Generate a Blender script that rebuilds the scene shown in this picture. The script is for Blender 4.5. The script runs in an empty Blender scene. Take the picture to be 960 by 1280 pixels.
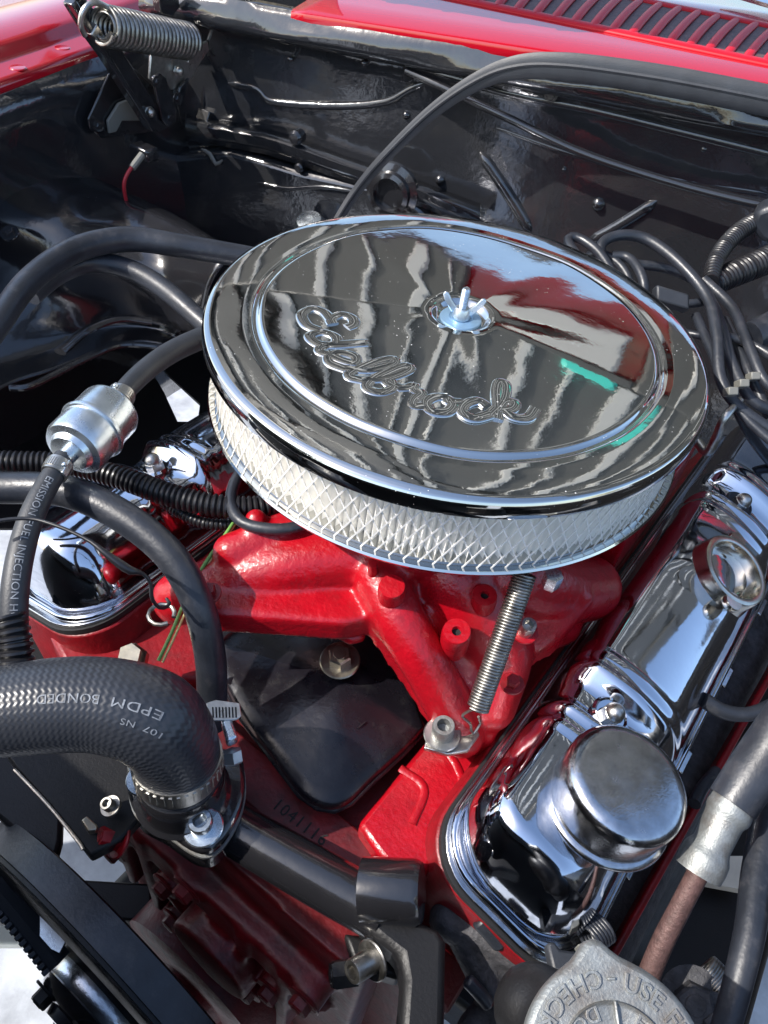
import bpy, bmesh, math, random
import numpy as np
from mathutils import Vector, Matrix
random.seed(7)
rng = np.random.default_rng(7)
SC = bpy.context.scene
COL = SC.collection
R = math.radians
PI = math.pi

# ---------------------------------------------------------------- camera
CM = np.array([[0.8180341, 0.5649069, 0.1081683],      # camera right
               [0.4680886, -0.5445745, -0.6959394],    # camera down
               [-0.3342353, 0.6199345, -0.7099070]])   # camera forward
CP = np.array([0.199956, -0.438859, 0.292713])
CF = 960.632                                            # focal length in pixels of the 960x1280 photograph
cam_d = bpy.data.cameras.new('camera')
cam_d.sensor_fit = 'VERTICAL'
cam_d.sensor_height = 32.0
cam_d.sensor_width = 24.0
cam_d.lens = CF / 1280 * 32.0
cam_d.clip_start = 0.01
cam_d.clip_end = 500
cam = bpy.data.objects.new('camera', cam_d)
COL.objects.link(cam)
m = Matrix.Identity(4)
for i in range(3):
    m[i][0] = CM[0][i]
    m[i][1] = -CM[1][i]
    m[i][2] = -CM[2][i]
    m[i][3] = CP[i]
cam.matrix_world = m
SC.camera = cam

# ---------------------------------------------------------------- sky, sun, exposure
SUN = Vector((-0.50, -0.52, 0.69)).normalized()         # towards the sun
world = bpy.data.worlds.new('World')
SC.world = world
world.use_nodes = True
wt = world.node_tree
bg = wt.nodes['Background']
sky = wt.nodes.new('ShaderNodeTexSky')
sky.sky_type = 'NISHITA'
sky.sun_disc = False
sky.sun_elevation = math.asin(SUN.z)
sky.sun_rotation = math.atan2(SUN.x, SUN.y)
sky.air_density = 1.0
sky.dust_density = 1.5
wt.links.new(sky.outputs[0], bg.inputs[0])
bg.inputs[1].default_value = 0.15
sun_d = bpy.data.lights.new('sun', 'SUN')
sun_d.energy = 3.2
sun_d.angle = R(0.6)
sun_d.color = (1.0, 0.95, 0.88)
sun = bpy.data.objects.new('sun', sun_d)
COL.objects.link(sun)
sun.rotation_euler = SUN.to_track_quat('Z', 'Y').to_euler()
sun.location = SUN * 5
SC.view_settings.view_transform = 'Standard'
SC.view_settings.look = 'None'
SC.view_settings.gamma = 1.0
SC.view_settings.exposure = 1.12
SC.cycles.max_bounces = 10
SC.cycles.glossy_bounces = 6
SC.cycles.sample_clamp_indirect = 6
SC.cycles.use_denoising = True

# ---------------------------------------------------------------- pixel -> place
def ray(x, y):
    return CM.T @ np.array([(x - 480) / CF, (y - 640) / CF, 1.0])
def uz(x, y, z):
    d = ray(x, y); return CP + d * ((z - CP[2]) / d[2])
def ux(x, y, X):
    d = ray(x, y); return CP + d * ((X - CP[0]) / d[0])
def uy(x, y, Y):
    d = ray(x, y); return CP + d * ((Y - CP[1]) / d[1])
def upl(x, y, p0, n):
    d = ray(x, y); n = np.asarray(n, float)
    return CP + d * (((np.asarray(p0) - CP) @ n) / (d @ n))
def mpp(p):                                             # metres per photo pixel at a point
    return float(CM[2] @ (np.asarray(p) - CP)) / CF
def nrm(v):
    v = np.asarray(v, float); return v / (np.linalg.norm(v) + 1e-12)

# ---------------------------------------------------------------- materials
def mat(name, base, rough=0.5, metal=0.0, coat=0.0, spec=0.5, var=0.0, vscale=30, bump=0.0, bscale=200,
        rvar=0.0, dirt=None, dirt_amt=0.0, dirt_scale=12, specks=0.0, speck_col=(0.6, 0.6, 0.58), bdist=0.001, coat_rough=0.05,
        speck_scale=420):
    m = bpy.data.materials.new(name); m.use_nodes = True
    nt = m.node_tree; N = nt.nodes; Lk = nt.links
    b = N['Principled BSDF']
    b.inputs['Base Color'].default_value = (*base, 1)
    b.inputs['Roughness'].default_value = rough
    b.inputs['Metallic'].default_value = metal
    b.inputs['Coat Weight'].default_value = coat
    b.inputs['Coat Roughness'].default_value = coat_rough
    b.inputs['Specular IOR Level'].default_value = spec
    tc = N.new('ShaderNodeTexCoord')
    col = None
    def noise(scale, detail=6, rough_=0.6):
        n = N.new('ShaderNodeTexNoise'); n.inputs['Scale'].default_value = scale
        n.inputs['Detail'].default_value = detail; n.inputs['Roughness'].default_value = rough_
        Lk.new(tc.outputs['Object'], n.inputs['Vector']); return n
    def ramp(src, a, b_):
        r = N.new('ShaderNodeMapRange'); r.inputs[1].default_value = a; r.inputs[2].default_value = b_
        Lk.new(src, r.inputs[0]); return r
    def mix(fac, c1, c2):
        x = N.new('ShaderNodeMix'); x.data_type = 'RGBA'
        Lk.new(fac, x.inputs['Factor'])
        for k, c in (('A', c1), ('B', c2)):
            i = [s for s in x.inputs if s.name == k and s.type == 'RGBA'][0]
            if isinstance(c, tuple): i.default_value = (*c, 1)
            else: Lk.new(c, i)
        return [s for s in x.outputs if s.type == 'RGBA'][0]
    if var:
        n = noise(vscale)
        r = ramp(n.outputs['Fac'], 0.3, 0.7)
        col = mix(r.outputs[0], tuple(c * (1 - var) for c in base), tuple(min(1, c * (1 + var)) for c in base))
    if dirt:
        n = noise(dirt_scale, 8, 0.7)
        r = ramp(n.outputs['Fac'], 0.62 - 0.3 * dirt_amt, 0.75)
        col = mix(r.outputs[0], col if col else base, dirt)
    rsock = None
    if rvar:
        n = noise(vscale * 0.7, 8, 0.7)
        r = N.new('ShaderNodeMapRange'); r.inputs[1].default_value = 0.3; r.inputs[2].default_value = 0.75
        r.inputs[3].default_value = max(0.0, rough - rvar * 0.4); r.inputs[4].default_value = rough + rvar
        Lk.new(n.outputs['Fac'], r.inputs[0]); rsock = r.outputs[0]
        Lk.new(rsock, b.inputs['Roughness'])
    if specks:
        v = N.new('ShaderNodeTexVoronoi'); v.inputs['Scale'].default_value = speck_scale
        Lk.new(tc.outputs['Object'], v.inputs['Vector'])
        n = noise(25, 4)
        a = N.new('ShaderNodeMath'); a.operation = 'MULTIPLY'; a.inputs[1].default_value = specks * 0.5
        rr = ramp(n.outputs['Fac'], 0.42, 0.75); Lk.new(rr.outputs[0], a.inputs[0])
        l = N.new('ShaderNodeMath'); l.operation = 'LESS_THAN'
        Lk.new(v.outputs['Distance'], l.inputs[0]); Lk.new(a.outputs[0], l.inputs[1])
        col = mix(l.outputs[0], col if col else base, speck_col)
        if metal > 0.5:
            q = N.new('ShaderNodeMapRange'); q.inputs[3].default_value = metal; q.inputs[4].default_value = 0.2
            Lk.new(l.outputs[0], q.inputs[0]); Lk.new(q.outputs[0], b.inputs['Metallic'])
    if col: Lk.new(col, b.inputs['Base Color'])
    if bump:
        n = noise(bscale, 5, 0.55)
        bp = N.new('ShaderNodeBump'); bp.inputs['Strength'].default_value = bump; bp.inputs['Distance'].default_value = bdist
        Lk.new(n.outputs['Fac'], bp.inputs['Height']); Lk.new(bp.outputs[0], b.inputs['Normal'])
        if coat: Lk.new(bp.outputs[0], b.inputs['Coat Normal'])
    return m

M = {}
M['lid'] = mat('chrome_lid', (0.60, 0.60, 0.58), 0.045, 1.0, rvar=0.05, vscale=40, bump=0.06, bscale=22, bdist=0.004, specks=0.34, speck_scale=260)
M['chrome'] = mat('chrome', (0.62, 0.65, 0.71), 0.05, 1.0, rvar=0.10, vscale=45, bump=0.06, bscale=30, bdist=0.003, specks=0.16)
M['chrome_worn'] = mat('worn_chrome', (0.50, 0.51, 0.53), 0.15, 1.0, rvar=0.20, vscale=70, var=0.25, bump=0.1, bscale=500, specks=0.22)
M['neck'] = mat('warm_plated_steel', (0.72, 0.66, 0.55), 0.16, 1.0, rvar=0.12, vscale=90, var=0.1, specks=0.15)
M['steel'] = mat('steel', (0.50, 0.49, 0.46), 0.30, 1.0, rvar=0.15, vscale=150, var=0.2, bump=0.1, bscale=700)
M['zinc'] = mat('zinc_plate', (0.60, 0.66, 0.70), 0.24, 0.95, rvar=0.15, vscale=60, var=0.12, bump=0.08, bscale=400)
M['gold_zinc'] = mat('yellow_zinc', (0.42, 0.38, 0.30), 0.32, 1.0, rvar=0.15, vscale=120, var=0.2)
M['alu'] = mat('cast_aluminium', (0.27, 0.285, 0.28), 0.48, 0.7, rvar=0.1, vscale=90, var=0.18, bump=0.35, bscale=650, dirt=(0.13, 0.10, 0.08), dirt_amt=0.55, dirt_scale=38)
M['spring'] = mat('spring_steel', (0.30, 0.29, 0.27), 0.34, 1.0, rvar=0.2, vscale=120, var=0.3, dirt=(0.10, 0.08, 0.06), dirt_amt=0.3, dirt_scale=80)
M['rust'] = mat('rusty_pipe', (0.10, 0.055, 0.05), 0.55, 0.3, var=0.4, vscale=200, bump=0.5, bscale=600)
M['blackpaint'] = mat('gloss_black_paint', (0.012, 0.012, 0.014), 0.18, coat=0.8, spec=0.6, rvar=0.16, vscale=14, bump=0.22, bscale=45, bdist=0.002, specks=0.09, speck_col=(0.25, 0.25, 0.25))
M['bodyblack'] = mat('engine_bay_black', (0.018, 0.019, 0.022), 0.11, spec=0.7, coat=0.8, rvar=0.12, vscale=9, bump=0.35, bscale=26, bdist=0.003, specks=0.12, speck_col=(0.3, 0.3, 0.29), dirt=(0.034, 0.033, 0.032), dirt_amt=0.35, dirt_scale=9)
M['satin'] = mat('satin_black', (0.010, 0.010, 0.011), 0.42, spec=0.3, rvar=0.12, vscale=50, bump=0.25, bscale=500)
M['valley'] = mat('valley_black', (0.008, 0.007, 0.010), 0.22, spec=0.5, rvar=0.2, vscale=30, bump=0.35, bscale=110, dirt=(0.03, 0.028, 0.028), dirt_amt=0.35, dirt_scale=45, specks=0.12, speck_col=(0.12, 0.11, 0.10))
M['cast'] = mat('dark_cast_iron', (0.045, 0.045, 0.05), 0.6, 0.2, var=0.5, vscale=120, bump=0.8, bscale=420, dirt=(0.11, 0.10, 0.10), dirt_amt=0.25, dirt_scale=90)
M['rubber'] = mat('black_rubber', (0.018, 0.021, 0.028), 0.34, var=0.4, vscale=30, rvar=0.22, bump=0.25, bscale=350, dirt=(0.05, 0.05, 0.055), dirt_amt=0.25, dirt_scale=70, specks=0.12, speck_col=(0.12, 0.12, 0.12))
M['rubber_dull'] = mat('dull_rubber', (0.022, 0.025, 0.031), 0.48, var=0.2, vscale=60, rvar=0.1, bump=0.2, bscale=700)
M['plastic'] = mat('loom_plastic', (0.012, 0.012, 0.014), 0.32, rvar=0.12, vscale=60)
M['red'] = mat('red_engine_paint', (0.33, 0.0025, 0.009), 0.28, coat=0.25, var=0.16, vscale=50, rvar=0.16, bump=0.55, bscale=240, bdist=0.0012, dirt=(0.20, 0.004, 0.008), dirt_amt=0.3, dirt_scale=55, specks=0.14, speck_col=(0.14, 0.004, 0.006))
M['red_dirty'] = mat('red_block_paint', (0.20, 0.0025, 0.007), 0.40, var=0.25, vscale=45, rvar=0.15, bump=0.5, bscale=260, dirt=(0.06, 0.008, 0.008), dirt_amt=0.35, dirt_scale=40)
M['red_shaded_grimy'] = mat('red_shaded_grimy_paint', (0.11, 0.003, 0.006), 0.42, var=0.4, vscale=45, rvar=0.15, bump=0.5, bscale=260, dirt=(0.02, 0.004, 0.004), dirt_amt=0.5, dirt_scale=30)  # shade on block, cover and rail put into a darker red, plus grime
M['bodyred'] = mat('red_body_paint', (0.36, 0.003, 0.012), 0.14, coat=0.8, bump=0.05, bscale=60, specks=0.10, speck_col=(0.6, 0.4, 0.4))
M['cowlred'] = mat('red_louvre_paint', (0.42, 0.004, 0.014), 0.42, spec=0.25, specks=0.1, speck_col=(0.5, 0.3, 0.3))
M['paper'] = mat('filter_paper', (0.93, 0.90, 0.84), 0.9, var=0.08, vscale=40)
M['wire_screen'] = mat('screen_wire', (0.80, 0.79, 0.76), 0.45, 0.25, var=0.1, vscale=200)
M['white'] = mat('white_print', (0.26, 0.28, 0.31), 0.7, dirt=(0.03, 0.033, 0.04), dirt_amt=0.7, dirt_scale=260)
M['ground'] = mat('concrete', (0.40, 0.42, 0.45), 0.85, var=0.3, vscale=14, bump=0.4, bscale=60, dirt=(0.22, 0.23, 0.25), dirt_amt=0.4, dirt_scale=9)
M['pale'] = mat('pale_panel', (0.62, 0.60, 0.52), 0.7, var=0.1)
M['hood'] = mat('hood_inner_black', (0.065, 0.065, 0.06), 0.40, rvar=0.15, vscale=10, bump=0.2, bscale=30)
M['hoodgrey'] = mat('hood_inner_grey', (0.42, 0.42, 0.40), 0.5, rvar=0.15, vscale=10)
M['redwire'] = mat('red_wire', (0.35, 0.01, 0.02), 0.45)
M['greenwire'] = mat('green_wire', (0.12, 0.28, 0.06), 0.45)
M['yellowwire'] = mat('yellow_wire', (0.55, 0.50, 0.20), 0.45)
M['teal_reflection'] = mat('teal_reflection', (0.05, 0.55, 0.45), 0.5)
M['clip'] = mat('plug_wire_clip', (0.15, 0.15, 0.135), 0.5)
M['gasket'] = mat('gasket', (0.012, 0.012, 0.013), 0.6)
M['dark'] = mat('dark_cavity', (0.006, 0.006, 0.007), 0.8)
M['wirenut'] = mat('blue_zinc', (0.30, 0.48, 0.66), 0.35, 0.7, rvar=0.1, vscale=200)

def knit_material():
    m_ = mat('knit_hose_rubber', (0.026, 0.029, 0.036), 0.36)
    nt = m_.node_tree; N = nt.nodes; Lk = nt.links
    at = N.new('ShaderNodeAttribute'); at.attribute_name = 'tc'
    sp = N.new('ShaderNodeSeparateXYZ'); Lk.new(at.outputs['Vector'], sp.inputs[0])
    ang = N.new('ShaderNodeMath'); ang.operation = 'ARCTAN2'; Lk.new(sp.outputs[2], ang.inputs[0]); Lk.new(sp.outputs[1], ang.inputs[1])
    def mth(op, a, b=None):
        n = N.new('ShaderNodeMath'); n.operation = op
        for i, s in enumerate((a, b)):
            if s is None: continue
            if isinstance(s, (int, float)): n.inputs[i].default_value = s
            else: Lk.new(s, n.inputs[i])
        return n.outputs[0]
    s1 = mth('SINE', mth('ADD', mth('MULTIPLY', sp.outputs[0], 1900), mth('MULTIPLY', mth('SINE', mth('MULTIPLY', ang.outputs[0], 40)), 0.9)))
    s2 = mth('ADD', mth('MULTIPLY', s1, 0.5), 0.5)
    bp = N.new('ShaderNodeBump'); bp.inputs['Strength'].default_value = 0.3; bp.inputs['Distance'].default_value = 0.0007
    Lk.new(s2, bp.inputs['Height']); Lk.new(bp.outputs[0], N['Principled BSDF'].inputs['Normal'])
    return m_
M['knit'] = knit_material()

# ---------------------------------------------------------------- objects
WL = {}
def tag(o, label=None, cat=None, group=None, kind=None):
    if label: o['label'] = label
    if cat: o['category'] = cat
    if group: o['group'] = group
    if kind: o['kind'] = kind
    return o
def thing(name, label, cat, loc=(0, 0, 0), group=None):
    o = bpy.data.objects.new(name, None); COL.objects.link(o)
    o.empty_display_size = 0.02
    o.location = [float(c) for c in loc]; WL[o.name] = np.array(loc, float)
    return tag(o, label, cat, group)

class Path:
    def __init__(s, pts, n=None, step=0.004, up=None):
        P = np.array(pts, float)[:, :3]
        ext = np.vstack([2 * P[0] - P[1], P, 2 * P[-1] - P[-2]])
        out = []; par = []
        for i in range(1, len(ext) - 2):
            p0, p1, p2, p3 = ext[i - 1:i + 3]
            for t in np.linspace(0, 1, 24, endpoint=False):
                out.append(0.5 * ((2 * p1) + (-p0 + p2) * t + (2 * p0 - 5 * p1 + 4 * p2 - p3) * t * t + (-p0 + 3 * p1 - 3 * p2 + p3) * t ** 3)); par.append(i - 1 + t)
        out.append(P[-1]); par.append(len(P) - 1)
        out = np.array(out); par = np.array(par)
        d = np.r_[0, np.cumsum(np.linalg.norm(np.diff(out, axis=0), axis=1))]
        s.L = d[-1]
        n = n or max(3, int(s.L / step) + 1)
        s.s = np.linspace(0, s.L, n)
        s.p = np.stack([np.interp(s.s, d, out[:, k]) for k in range(3)], 1)
        s.par = np.interp(s.s, d, par)
        t = np.gradient(s.p, axis=0); s.t = t / (np.linalg.norm(t, axis=1)[:, None] + 1e-12)
        u = np.array([0, 0, 1.0]) if up is None else np.asarray(up, float)
        if abs(u @ s.t[0]) > 0.95: u = np.array([0, 1.0, 0])
        a = nrm(u - s.t[0] * (u @ s.t[0])); A = []
        for k in range(n):
            a = nrm(a - s.t[k] * (a @ s.t[k])); A.append(a)
        s.a = np.array(A); s.b = np.cross(s.t, s.a)
    def at(s, d):
        f = lambda arr: np.array([np.interp(d, s.s, arr[:, k]) for k in range(3)])
        return f(s.p), nrm(f(s.t)), nrm(f(s.a)), nrm(f(s.b))

class MB:
    def __init__(s): s.v = []; s.f = []; s.tc = []
    def add(s, V, F, tc=None):
        o = len(s.v)
        s.v.extend([tuple(map(float, v)) for v in V]); s.f.extend([tuple(i + o for i in f) for f in F])
        s.tc.extend(tc if tc is not None else [(0.0, 0.0, 0.0)] * len(V)); return s
    def tube(s, path, r, seg=16, caps=True, flat=None):
        if not isinstance(path, Path): path = Path(path)
        n = len(path.p); r = np.broadcast_to(np.asarray(r, float), (n,)) if np.ndim(r) == 0 or len(r) == n else np.interp(path.par, np.arange(len(r)), r)
        th = np.linspace(0, 2 * PI, seg, endpoint=False); V = []; T = []
        for k in range(n):
            fa, fb = (1, 1) if flat is None else flat
            for h in th:
                V.append(path.p[k] + r[k] * (math.cos(h) * fa * path.a[k] + math.sin(h) * fb * path.b[k])); T.append((path.s[k], math.cos(h), math.sin(h)))
        F = [(k * seg + j, k * seg + (j + 1) % seg, (k + 1) * seg + (j + 1) % seg, (k + 1) * seg + j) for k in range(n - 1) for j in range(seg)]
        if caps: F += [tuple(range(seg - 1, -1, -1)), tuple((n - 1) * seg + j for j in range(seg))]
        return s.add(V, F, T)
    def lathe(s, prof, o, ax, seg=48, xdir=None, close=True, sx=1.0):
        o = np.asarray(o, float); ax = nrm(ax)
        x = np.array([1.0, 0, 0]) if xdir is None else np.asarray(xdir, float)
        if abs(x @ ax) > 0.95: x = np.array([0, 1.0, 0])
        x = nrm(x - ax * (x @ ax)); y = np.cross(ax, x); V = []; idx = []
        for (r, h) in prof:
            if r < 1e-7: idx.append([len(V)]); V.append(o + ax * h)
            else:
                idx.append(list(range(len(V), len(V) + seg)))
                for q in np.linspace(0, 2 * PI, seg, endpoint=False): V.append(o + ax * h + r * (math.cos(q) * x * sx + math.sin(q) * y))
        F = []
        for A, B in zip(idx[:-1], idx[1:]):
            if len(A) == 1 and len(B) == 1: continue
            for j in range(seg):
                j2 = (j + 1) % seg
                if len(A) == 1: F.append((A[0], B[j], B[j2]))
                elif len(B) == 1: F.append((A[j], B[0], A[j2])[::1])
                else: F.append((A[j], B[j], B[j2], A[j2]))
        return s.add(V, F)
    def box(s, c, ax, size):
        c = np.asarray(c, float); X, Y, Z = [np.asarray(a, float) for a in ax]; a, b, d = [q / 2 for q in size]
        V = [c + i * a * X + j * b * Y + k * d * Z for i in (-1, 1) for j in (-1, 1) for k in (-1, 1)]
        return s.add(V, [(0, 1, 3, 2), (4, 6, 7, 5), (0, 4, 5, 1), (2, 3, 7, 6), (0, 2, 6, 4), (1, 5, 7, 3)])
    def prism(s, pts, vec):
        P = np.array(pts, float); n = len(P); vec = np.asarray(vec, float)
        nn = np.zeros(3)
        for i in range(n): nn += np.cross(P[i], P[(i + 1) % n])
        if nn @ vec > 0: P = P[::-1]
        V = list(P) + list(P + vec)
        F = [tuple(range(n)), tuple(range(2 * n - 1, n - 1, -1))] + [(i, n + i, n + (i + 1) % n, (i + 1) % n)[::1] for i in range(n)]
        return s.add(V, F)
    def grid(s, G, flip=False):
        G = np.array(G, float); a, b = G.shape[:2]
        F = [(i * b + j, i * b + j + 1, (i + 1) * b + j + 1, (i + 1) * b + j) for i in range(a - 1) for j in range(b - 1)]
        if flip: F = [f[::-1] for f in F]
        return s.add(G.reshape(-1, 3), F)
    def ball(s, c, r, seg=16):
        return s.lathe([(r * math.sin(t), -r * math.cos(t)) for t in np.linspace(0, PI, seg // 2 + 1)], c, (0, 0, 1), seg)
    def build(s, name, material, parent=None, smooth=35, bevel=0.0, mods=None, kind=None, tcattr=False, fixn=True):
        V = np.array(s.v)
        if parent is None: o0 = np.array([(V[:, 0].min() + V[:, 0].max()) / 2, (V[:, 1].min() + V[:, 1].max()) / 2, V[:, 2].min()])
        else: o0 = WL[parent.name]
        me = bpy.data.meshes.new(name); me.from_pydata((V - o0).tolist(), [], s.f)
        if fixn:
            bm = bmesh.new(); bm.from_mesh(me); bmesh.ops.recalc_face_normals(bm, faces=bm.faces); bm.to_mesh(me); bm.free()
        if tcattr:
            at = me.attributes.new('tc', 'FLOAT_VECTOR', 'POINT'); at.data.foreach_set('vector', np.array(s.tc, np.float32).ravel())
        if smooth:
            me.polygons.foreach_set('use_smooth', [True] * len(me.polygons)); me.set_sharp_from_angle(angle=R(smooth))
        me.materials.append(M[material] if isinstance(material, str) else material)
        o = bpy.data.objects.new(name, me); COL.objects.link(o)
        WL[o.name] = o0
        if parent is None: o.location = o0
        else: o.parent = parent
        if bevel:
            b = o.modifiers.new('bevel', 'BEVEL'); b.width = bevel; b.segments = 2; b.limit_method = 'ANGLE'; b.angle_limit = R(40)
        for fn in (mods or []): fn(o)
        if kind: o['kind'] = kind
        return o

def remesh(voxel, smooth_it=6, fac=0.5):
    def f(o):
        r = o.modifiers.new('remesh', 'REMESH'); r.mode = 'VOXEL'; r.voxel_size = voxel; r.use_smooth_shade = True
        s = o.modifiers.new('smooth', 'SMOOTH'); s.iterations = smooth_it; s.factor = fac
    return f

def ppath(pts, step=0.004, up=None):
    """pixel polyline (x, y, z) -> Path"""
    return Path([uz(*q[:3]) for q in pts], step=step, up=up)
def pradii(pts):
    return [q[3] / 2 * mpp(uz(*q[:3])) for q in pts]
def ptube(pts, seg=16, step=0.004):
    p = ppath(pts, step); mb = MB(); mb.tube(p, np.interp(p.par, np.arange(len(pts)), pradii(pts)), seg); return mb, p
def loom(pts, pitch=0.0042, depth=0.10, seg=18):
    """corrugated tube through pixel points (x, y, z, width)"""
    p0 = ppath(pts); n = max(8, int(p0.L / pitch) * 6)
    p = Path([uz(*q[:3]) for q in pts], n=n)
    r = np.interp(p.par, np.arange(len(pts)), pradii(pts))
    ph = (p.s / pitch) % 1.0
    prof = np.where(ph < 0.5, 1.0, 1.0 - depth * 2 * np.sin((ph - 0.5) * 2 * PI) ** 0.6)
    mb = MB(); mb.tube(p, r * prof, seg); return mb, p
def helix(c0, c1, rad, wire, turns, seg=8, per=18, xdir=None):
    c0, c1 = np.asarray(c0, float), np.asarray(c1, float); ax = nrm(c1 - c0); Lh = np.linalg.norm(c1 - c0)
    x = nrm(np.cross(ax, (0.3, 0.5, 1.0))); y = np.cross(ax, x)
    P = [c0 + ax * Lh * t + rad * (math.cos(2 * PI * turns * t) * x + math.sin(2 * PI * turns * t) * y) for t in np.linspace(0, 1, int(turns * per))]
    p = Path.__new__(Path); p.p = np.array(P); p.s = np.r_[0, np.cumsum(np.linalg.norm(np.diff(p.p, axis=0), axis=1))]; p.L = p.s[-1]
    p.par = np.linspace(0, 1, len(P)); t = np.gradient(p.p, axis=0); p.t = t / np.linalg.norm(t, axis=1)[:, None]
    p.a = np.tile(ax, (len(P), 1)); p.a = p.a - p.t * (p.a * p.t).sum(1)[:, None]; p.a /= np.linalg.norm(p.a, axis=1)[:, None]; p.b = np.cross(p.t, p.a)
    mb = MB(); mb.tube(p, wire, seg); return mb

def hexhead(mb, o, ax, r, h, xdir=(1, 0.2, 0)):
    mb.lathe([(0, 0), (r, 0), (r, h * 0.85), (r * 0.86, h), (0, h)], o, ax, 6, xdir)
def bolt(parent, o, ax, r=0.007, material='steel', washer=True, kind='hex', h=None, wmat=None, name='bolt'):
    o = np.asarray(o, float); ax = nrm(ax); h = h or r * 0.9
    b = MB(); o_w = o
    if washer: o = o + ax * 0.0014
    if kind == 'hex':
        hexhead(b, o, ax, r, h)
        b.lathe([(0, h * 0.98), (r * 0.55, h * 0.98), (r * 0.5, h * 1.05), (0, h * 1.05)], o, ax, 16)
    elif kind == 'socket':
        b.lathe([(0, 0), (r, 0), (r, h * 0.9), (r * 0.92, h), (r * 0.6, h), (r * 0.55, h * 0.45), (0, h * 0.4)], o, ax, 24)
    elif kind == 'dome':
        hexhead(b, o, ax, r, h * 0.7)
        b.lathe([(r * 0.95, h * 0.6)] + [(r * 0.9 * math.cos(t), h * 0.65 + r * 0.95 * math.sin(t)) for t in np.linspace(0, PI / 2, 8)], o, ax, 24)
    ob = b.build(name, material, parent, smooth=30)
    if washer:
        w = MB(); w.lathe([(0, -0.0005), (r * 1.65, -0.0005), (r * 1.7, 0.0008), (r * 1.6, 0.0016), (0, 0.0016)], o_w, ax, 28)
        w.build('washer', wmat or material, ob)
    return ob
def disc(mb, o, ax, r, h, seg=32, b=0.15):
    mb.lathe([(0, 0), (r, 0), (r, h * (1 - b)), (r - h * b, h), (0, h)], o, ax, seg)

def text_mesh(txt, size=1.0, extrude=0.0, bevel=0.0, space=1.0):
    c = bpy.data.curves.new('t', 'FONT'); c.body = txt; c.size = size; c.extrude = extrude; c.bevel_depth = bevel; c.space_character = space
    c.resolution_u = 3
    o = bpy.data.objects.new('t', c); COL.objects.link(o)
    dg = bpy.context.evaluated_depsgraph_get(); dg.update()
    me = bpy.data.meshes.new_from_object(o.evaluated_get(dg))
    bm = bmesh.new(); bm.from_mesh(me)
    bmesh.ops.subdivide_edges(bm, edges=[e for e in bm.edges if e.calc_length() > size * 0.35], cuts=2)
    V = np.array([v.co for v in bm.verts]); F = [tuple(v.index for v in f.verts) for f in bm.faces]
    bm.free(); bpy.data.objects.remove(o); bpy.data.curves.remove(c); bpy.data.meshes.remove(me)
    return V, F
def hose_print(path, r, txt, s0, size, th0, parent, updir=1, rdir=1, lift=0.0003, space=1.05):
    """lettering wrapped on a hose: starts at length s0, th0 is the angle of the baseline"""
    V, F = text_mesh(txt, size, space=space); out = []
    for x, y, z in V:
        d = s0 + rdir * x; d = min(max(d, 0), path.L)
        p, t, a, b = path.at(d); rr = (r(d) if callable(r) else r); h = th0 + updir * y / rr
        out.append(p + (rr + lift) * (math.cos(h) * a + math.sin(h) * b))
    mb = MB(); mb.add(out, F); return mb.build('lettering', 'white', parent, smooth=0, fixn=False)
def clamp(path, d, r, parent, width=0.009, screw_dir=None, name='hose_clamp'):
    p, t, a, b = path.at(d); mb = MB()
    mb.lathe([(r + 0.0002, -width / 2), (r + 0.0012, -width / 2), (r + 0.0012, width / 2), (r + 0.0002, width / 2)], p, t, 48, a)
    for k in range(36):
        h = 2 * PI * k / 36; q = math.cos(h) * a + math.sin(h) * b
        mb.box(p + q * (r + 0.0014), (t, np.cross(t, q), q), (width * 0.62, 0.0006 + r * 0.055, 0.0006))
    o = mb.build(name, 'steel', parent)
    if screw_dir is not None:
        q = nrm(np.asarray(screw_dir) - t * (np.asarray(screw_dir) @ t)); w = np.cross(t, q); s = MB()
        k_ = min(1.35, r / 0.021)
        s.box(p + q * (r + 0.003 * k_), (t, w, q), (width * 1.05, 0.015 * k_, 0.006 * k_))
        hexhead(s, p + q * (r + 0.0045 * k_) + w * 0.0075 * k_, w, 0.0046 * k_, 0.008 * k_, t)
        s.build('clamp_screw', 'zinc', o, bevel=0.0006)
    return o

# ================================================================ SETTING
g = MB(); g.grid([[(-40, -40, -0.86), (40, -40, -0.86)], [(-40, 40, -0.86), (40, 40, -0.86)]])
tag(g.build('ground', 'ground'), 'pale grey concrete ground seen below the engine bay', 'ground', kind='structure')

# ---------------------------------------------------------------- firewall
FA = uy(310, 28, 0.36); FB = uy(960, 150, 0.47)
FU = nrm(FB - FA); FN = nrm(np.cross(FU, (0, 0, 1.0))); FW = np.cross(FN, FU)
def fw(x, y, off=0.0): return upl(x, y, FA + FN * off, FN)
fire = thing('firewall', 'black painted firewall panel behind the chrome air cleaner', 'firewall', FA + FU * 0.5 - FW * 0.6)
prof = [(0.010, 0.026), (0.026, 0.026), (0.030, 0.020), (0.0335, 0.010), (0.0345, 0.004), (0.033, -0.002), (0.028, -0.006), (0.020, -0.007), (0.008, -0.010), (0.004, -0.014),
        (0.002, -0.03), (0.0, -0.06), (0.0, -0.12), (0.001, -0.2), (0.0, -0.3), (0.0, -0.42), (0.0, -0.62)]
us = np.linspace(-0.13, 1.35, 84)
sheet = MB()
G = []
for u in us:
    row = []
    for k, (o, w) in enumerate(prof):
        wob = 0.0012 * math.sin(u * 23 + k * 1.3) + 0.0008 * math.sin(u * 61 + k * 2.1)
        row.append(FA + FU * u + FN * (o + wob) + FW * (w + wob * 0.6))
    G.append(row)
sheet.grid(G)
def solid(t):
    def f(o):
        s = o.modifiers.new('solid', 'SOLIDIFY'); s.thickness = t; s.offset = 0
    return f
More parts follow.
